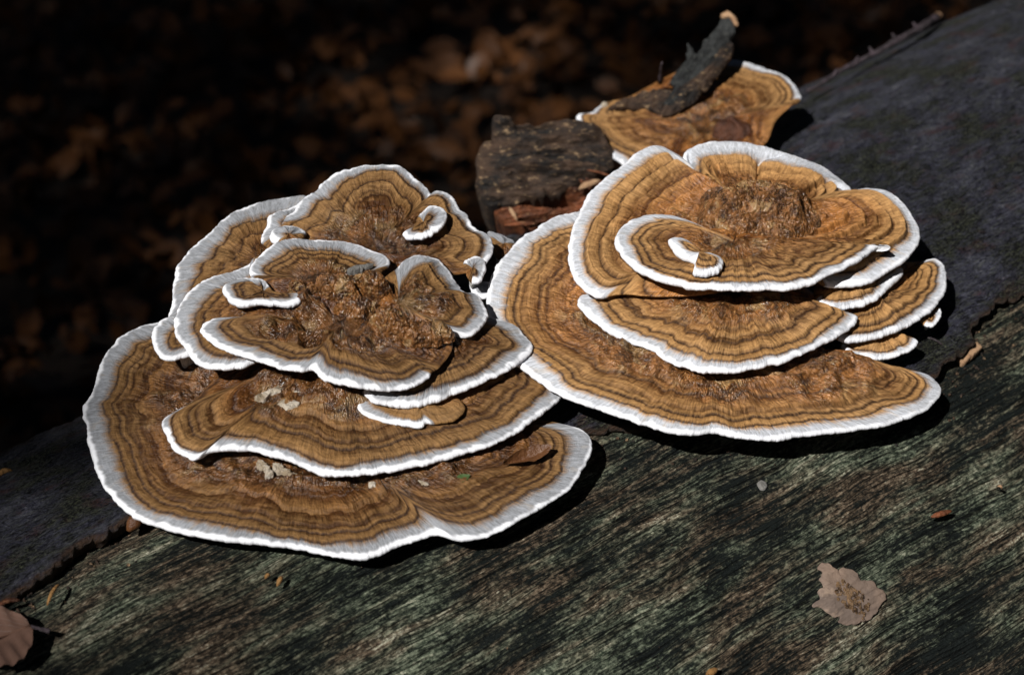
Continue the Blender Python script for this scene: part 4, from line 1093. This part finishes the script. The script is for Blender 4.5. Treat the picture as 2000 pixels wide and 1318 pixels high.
for i, q in enumerate([[(60, 580), (85, 570), (110, 590), (90, 612), (62, 605)], [(105, 590), (135, 600), (120, 625), (100, 615)], [(150, 585), (180, 585), (220, 605), (250, 620), (230, 640), (170, 620)], [(110, 625), (140, 620), (150, 640), (120, 648)], [(700, 685), (735, 690), (720, 715), (695, 705)], [(960, 680), (1010, 672), (1020, 690), (985, 705)], [(245, 640), (300, 640), (320, 655), (270, 662)]]):
    flake(C8(q), PL1 + .62 * nL1, nL1, M_CREAM, fp2, 5.0 + i, .04)
kb_ = [k for k in CAPS if k.startswith('back lobe')][0]
_, PLb, nLb, _, _ = CAPS[kb_]
sw_ = empty('wood_shaving', 'thin pale shaving lying on the back lobe of the left cluster', 'shaving', hit_plane(np.array([704., 520.]), PLb + .5 * nLb, nLb))
flake(C1([(965, 575), (1010, 555), (1060, 540), (1085, 542), (1050, 562), (1000, 578), (970, 584)]), PLb + .52 * nLb, nLb, M_GREYFLECK, sw_, 9.0, .05)
# water drops / specks are part of the caps' glitter; two dark specks on caps
# ------------------------------------------------------------------ forest floor
def floor_z(x, y):
    d = -(x * BV[0] + y * BV[1]) - 10.0          # distance behind the log
    d = np.maximum(d, 0) + 0 * x
    return FLOOR_Z + 2.5 * fbm(x * .02, y * .02, 3.0, 3) - .26 * d * d / (d + 30)
gx = np.linspace(-900, 900, 121); gy = np.linspace(-700, 1100, 121)
GX, GY = np.meshgrid(gx, gy)
GZ = floor_z(GX, GY) - .4
mk('ground', np.stack([GX, GY, GZ], -1).reshape(-1, 3), grid_faces(121, 121), M_SOIL, kind='structure')
def litter(n, xr, yr, smin, smax, seed, zl=(0, 3.0), single=False):
    r = np.random.default_rng(seed)
    nU, nV = 5, 3
    u = np.linspace(0, 1, nU)[:, None]; v = np.linspace(-1, 1, nV)[None]
    prof = np.array([.05, .75, 1, .75, .04])[:, None]
    Vs, Ls = [], []
    for i in range(n):
        ln = r.uniform(smin, smax); wd = ln * r.uniform(.24, .36)
        x = (u - .5) * ln + 0 * v; y = prof * v * wd
        z = r.uniform(-.1, .5) * wd * np.abs(v) * prof + r.uniform(-.5, .5) * ln * (u - .5) ** 2 + 0 * v
        P = np.stack([x, y, z + 0 * x], -1).reshape(-1, 3)
        a_, t_, s_ = r.uniform(0, 6.28), r.normal() * .7, r.normal() * .7
        Rz = np.array([[math.cos(a_), -math.sin(a_), 0], [math.sin(a_), math.cos(a_), 0], [0, 0, 1]])
        Rx = np.array([[1, 0, 0], [0, math.cos(t_), -math.sin(t_)], [0, math.sin(t_), math.cos(t_)]])
        Ry = np.array([[math.cos(s_), 0, math.sin(s_)], [0, 1, 0], [-math.sin(s_), 0, math.cos(s_)]])
        px_, py_ = r.uniform(*xr), r.uniform(*yr)
        gz = float(floor_z(np.array(px_), np.array(py_))) - .2 + r.uniform(*zl) if single else None
        P = P @ (Rz @ Rx @ Ry).T + np.array([px_, py_, 0 if gz is None else gz])
        Vs.append(P); Ls.append(np.stack([u + 0 * v, v + 0 * u, 0 * u * v + r.uniform()], -1).reshape(-1, 3))
    V = np.vstack(Vs)
    if not single:
        cx = V.reshape(n, nU * nV, 3).mean(1)
        gz = floor_z(cx[:, 0], cx[:, 1]) - .2 + r.uniform(zl[0], zl[1], n)
        V[:, 2] += np.repeat(gz, nU * nV)
    F = np.vstack([grid_faces(nU, nV) + i * nU * nV for i in range(n)])
    return V, F, np.vstack(Ls)
V, F, lv = litter(26000, (-190, 210), (10, 330), 1.8, 4.2, 11)
mk('leaf_litter', V, F, M_LITTER, None, {'lv': lv}, kind='stuff')
for i in range(34):
    V, F, lv = litter(1, (-100, 110), (70, 270), 3.0, 5.0, 100 + i, (2.5, 3.6), True)
    mk('fallen_leaf', V, F, M_PALE if i % 3 else M_LITTER, None, {'lv': lv}, label='pale dead leaf out of focus on the dark forest floor behind the log', cat='leaf', group='pale dead leaves on the forest floor')

# ------------------------------------------------------------------ unseen tree, added to shade the ground behind the log
QD = nrm(np.cross(LDIR, AX))
if QD[2] < 0: QD = -QD
AP = nrm(AX - (AX @ LDIR) * LDIR)
r4 = np.random.default_rng(21)
def spray(n, alo, ahi, qlo, qhi, wfun):
    a_, q_ = r4.uniform(alo, ahi, n * 6), r4.uniform(qlo, qhi, n * 6)
    keep = r4.uniform(0, 1, n * 6) < wfun(a_, q_)
    return a_[keep][:n], q_[keep][:n]
def floor_at(px):
    d_ = ray(np.array(px, float)); t_ = 60.0
    for _ in range(900):
        P_ = CAM + d_ * t_
        if P_[2] < float(floor_z(P_[0], P_[1])): break
        t_ += 1.0
    return P_
PC = floor_at((930, 190)); ac, qc = PC @ AP, PC @ QD
a1, q1 = spray(9000, -120, 130, 29, 215, lambda a, q: 1 - .62 * np.exp(-((a - ac) / 24) ** 2 - ((q - qc) / 26) ** 2))
a2, q2 = spray(430, -80, -14, -55, 29, lambda a, q: np.clip((-14 - a) / 9, 0, 1))  # extra leaves added to dim the left end of the log
aa, qq = np.concatenate([a1, a2]), np.concatenate([q1, q2])
NLV = len(aa)
dist = r4.uniform(820, 1050, NLV)
ctr = -LDIR * dist[:, None] + QD * qq[:, None] + AP * aa[:, None]
nU, nV = 3, 3
u = np.linspace(0, 1, 3)[:, None]; v = np.linspace(-1, 1, 3)[None]; prof = np.array([.1, 1, .1])[:, None]
lnv = r4.uniform(7, 11, NLV)
tmp = np.stack([(u - .5) + 0 * v, prof * v * .3, .08 * np.abs(v) + 0 * u], -1).reshape(1, 9, 3) * lnv[:, None, None]
ang = r4.uniform(0, 6.28, NLV); til = r4.normal(size=NLV) * .5; rol = r4.normal(size=NLV) * .5
ca, sa = np.cos(ang), np.sin(ang); ct, st = np.cos(til), np.sin(til); cr_, sr = np.cos(rol), np.sin(rol)
X1 = tmp[..., 0] * ct[:, None] + tmp[..., 2] * st[:, None]; Z1 = -tmp[..., 0] * st[:, None] + tmp[..., 2] * ct[:, None]
Y1 = tmp[..., 1] * cr_[:, None] - Z1 * sr[:, None]; Z2 = tmp[..., 1] * sr[:, None] + Z1 * cr_[:, None]
X2 = X1 * ca[:, None] - Y1 * sa[:, None]; Y2 = X1 * sa[:, None] + Y1 * ca[:, None]
V = (np.stack([X2, Y2, Z2], -1) + ctr[:, None]).reshape(-1, 3)
F = (grid_faces(3, 3)[None] + (np.arange(NLV) * 9)[:, None, None]).reshape(-1, 4)
lv = np.stack([np.repeat(u, 3, 1), np.repeat(v, 3, 0), 0 * u * v], -1).reshape(1, 9, 3) + np.zeros((NLV, 1, 1)); lv[..., 2] = r4.uniform(0, 1, NLV)[:, None]
cc = ctr.mean(0)
tb_ = np.array([cc[0] - 190, cc[1] - 120, FLOOR_Z])
tree = empty('added_shade_tree', 'unseen beech tree added behind the viewer to shade the floor and left log end', 'tree', tb_)
mk('crown', V, F, M_GREEN, tree, {'lv': lv.reshape(-1, 3)})
Pt = catmull(np.array([tb_, tb_ + np.array([15, 10, 300]), tb_ + np.array([50, 30, 600]), cc + np.array([-60, -40, 60])]), 30, False)
V, F = tube(Pt, np.linspace(24, 7, 30), 14, 2, .1)
mk('trunk', V, F, M_TRUNK, tree)
for i in range(9):
    k = 14 + i * 1.6
    A = Pt[int(k)]; B = ctr[r4.integers(NLV)]
    P = catmull(np.array([A, (A + B) / 2 + np.array([0, 0, 15]), B]), 12, False)
    V, F = tube(P, np.linspace(5, .8, 12), 8, i, .15)
    mk('limb', V, F, M_TRUNK, tree)

for o in SC.objects:
    if '_b' in o: del o['_b']
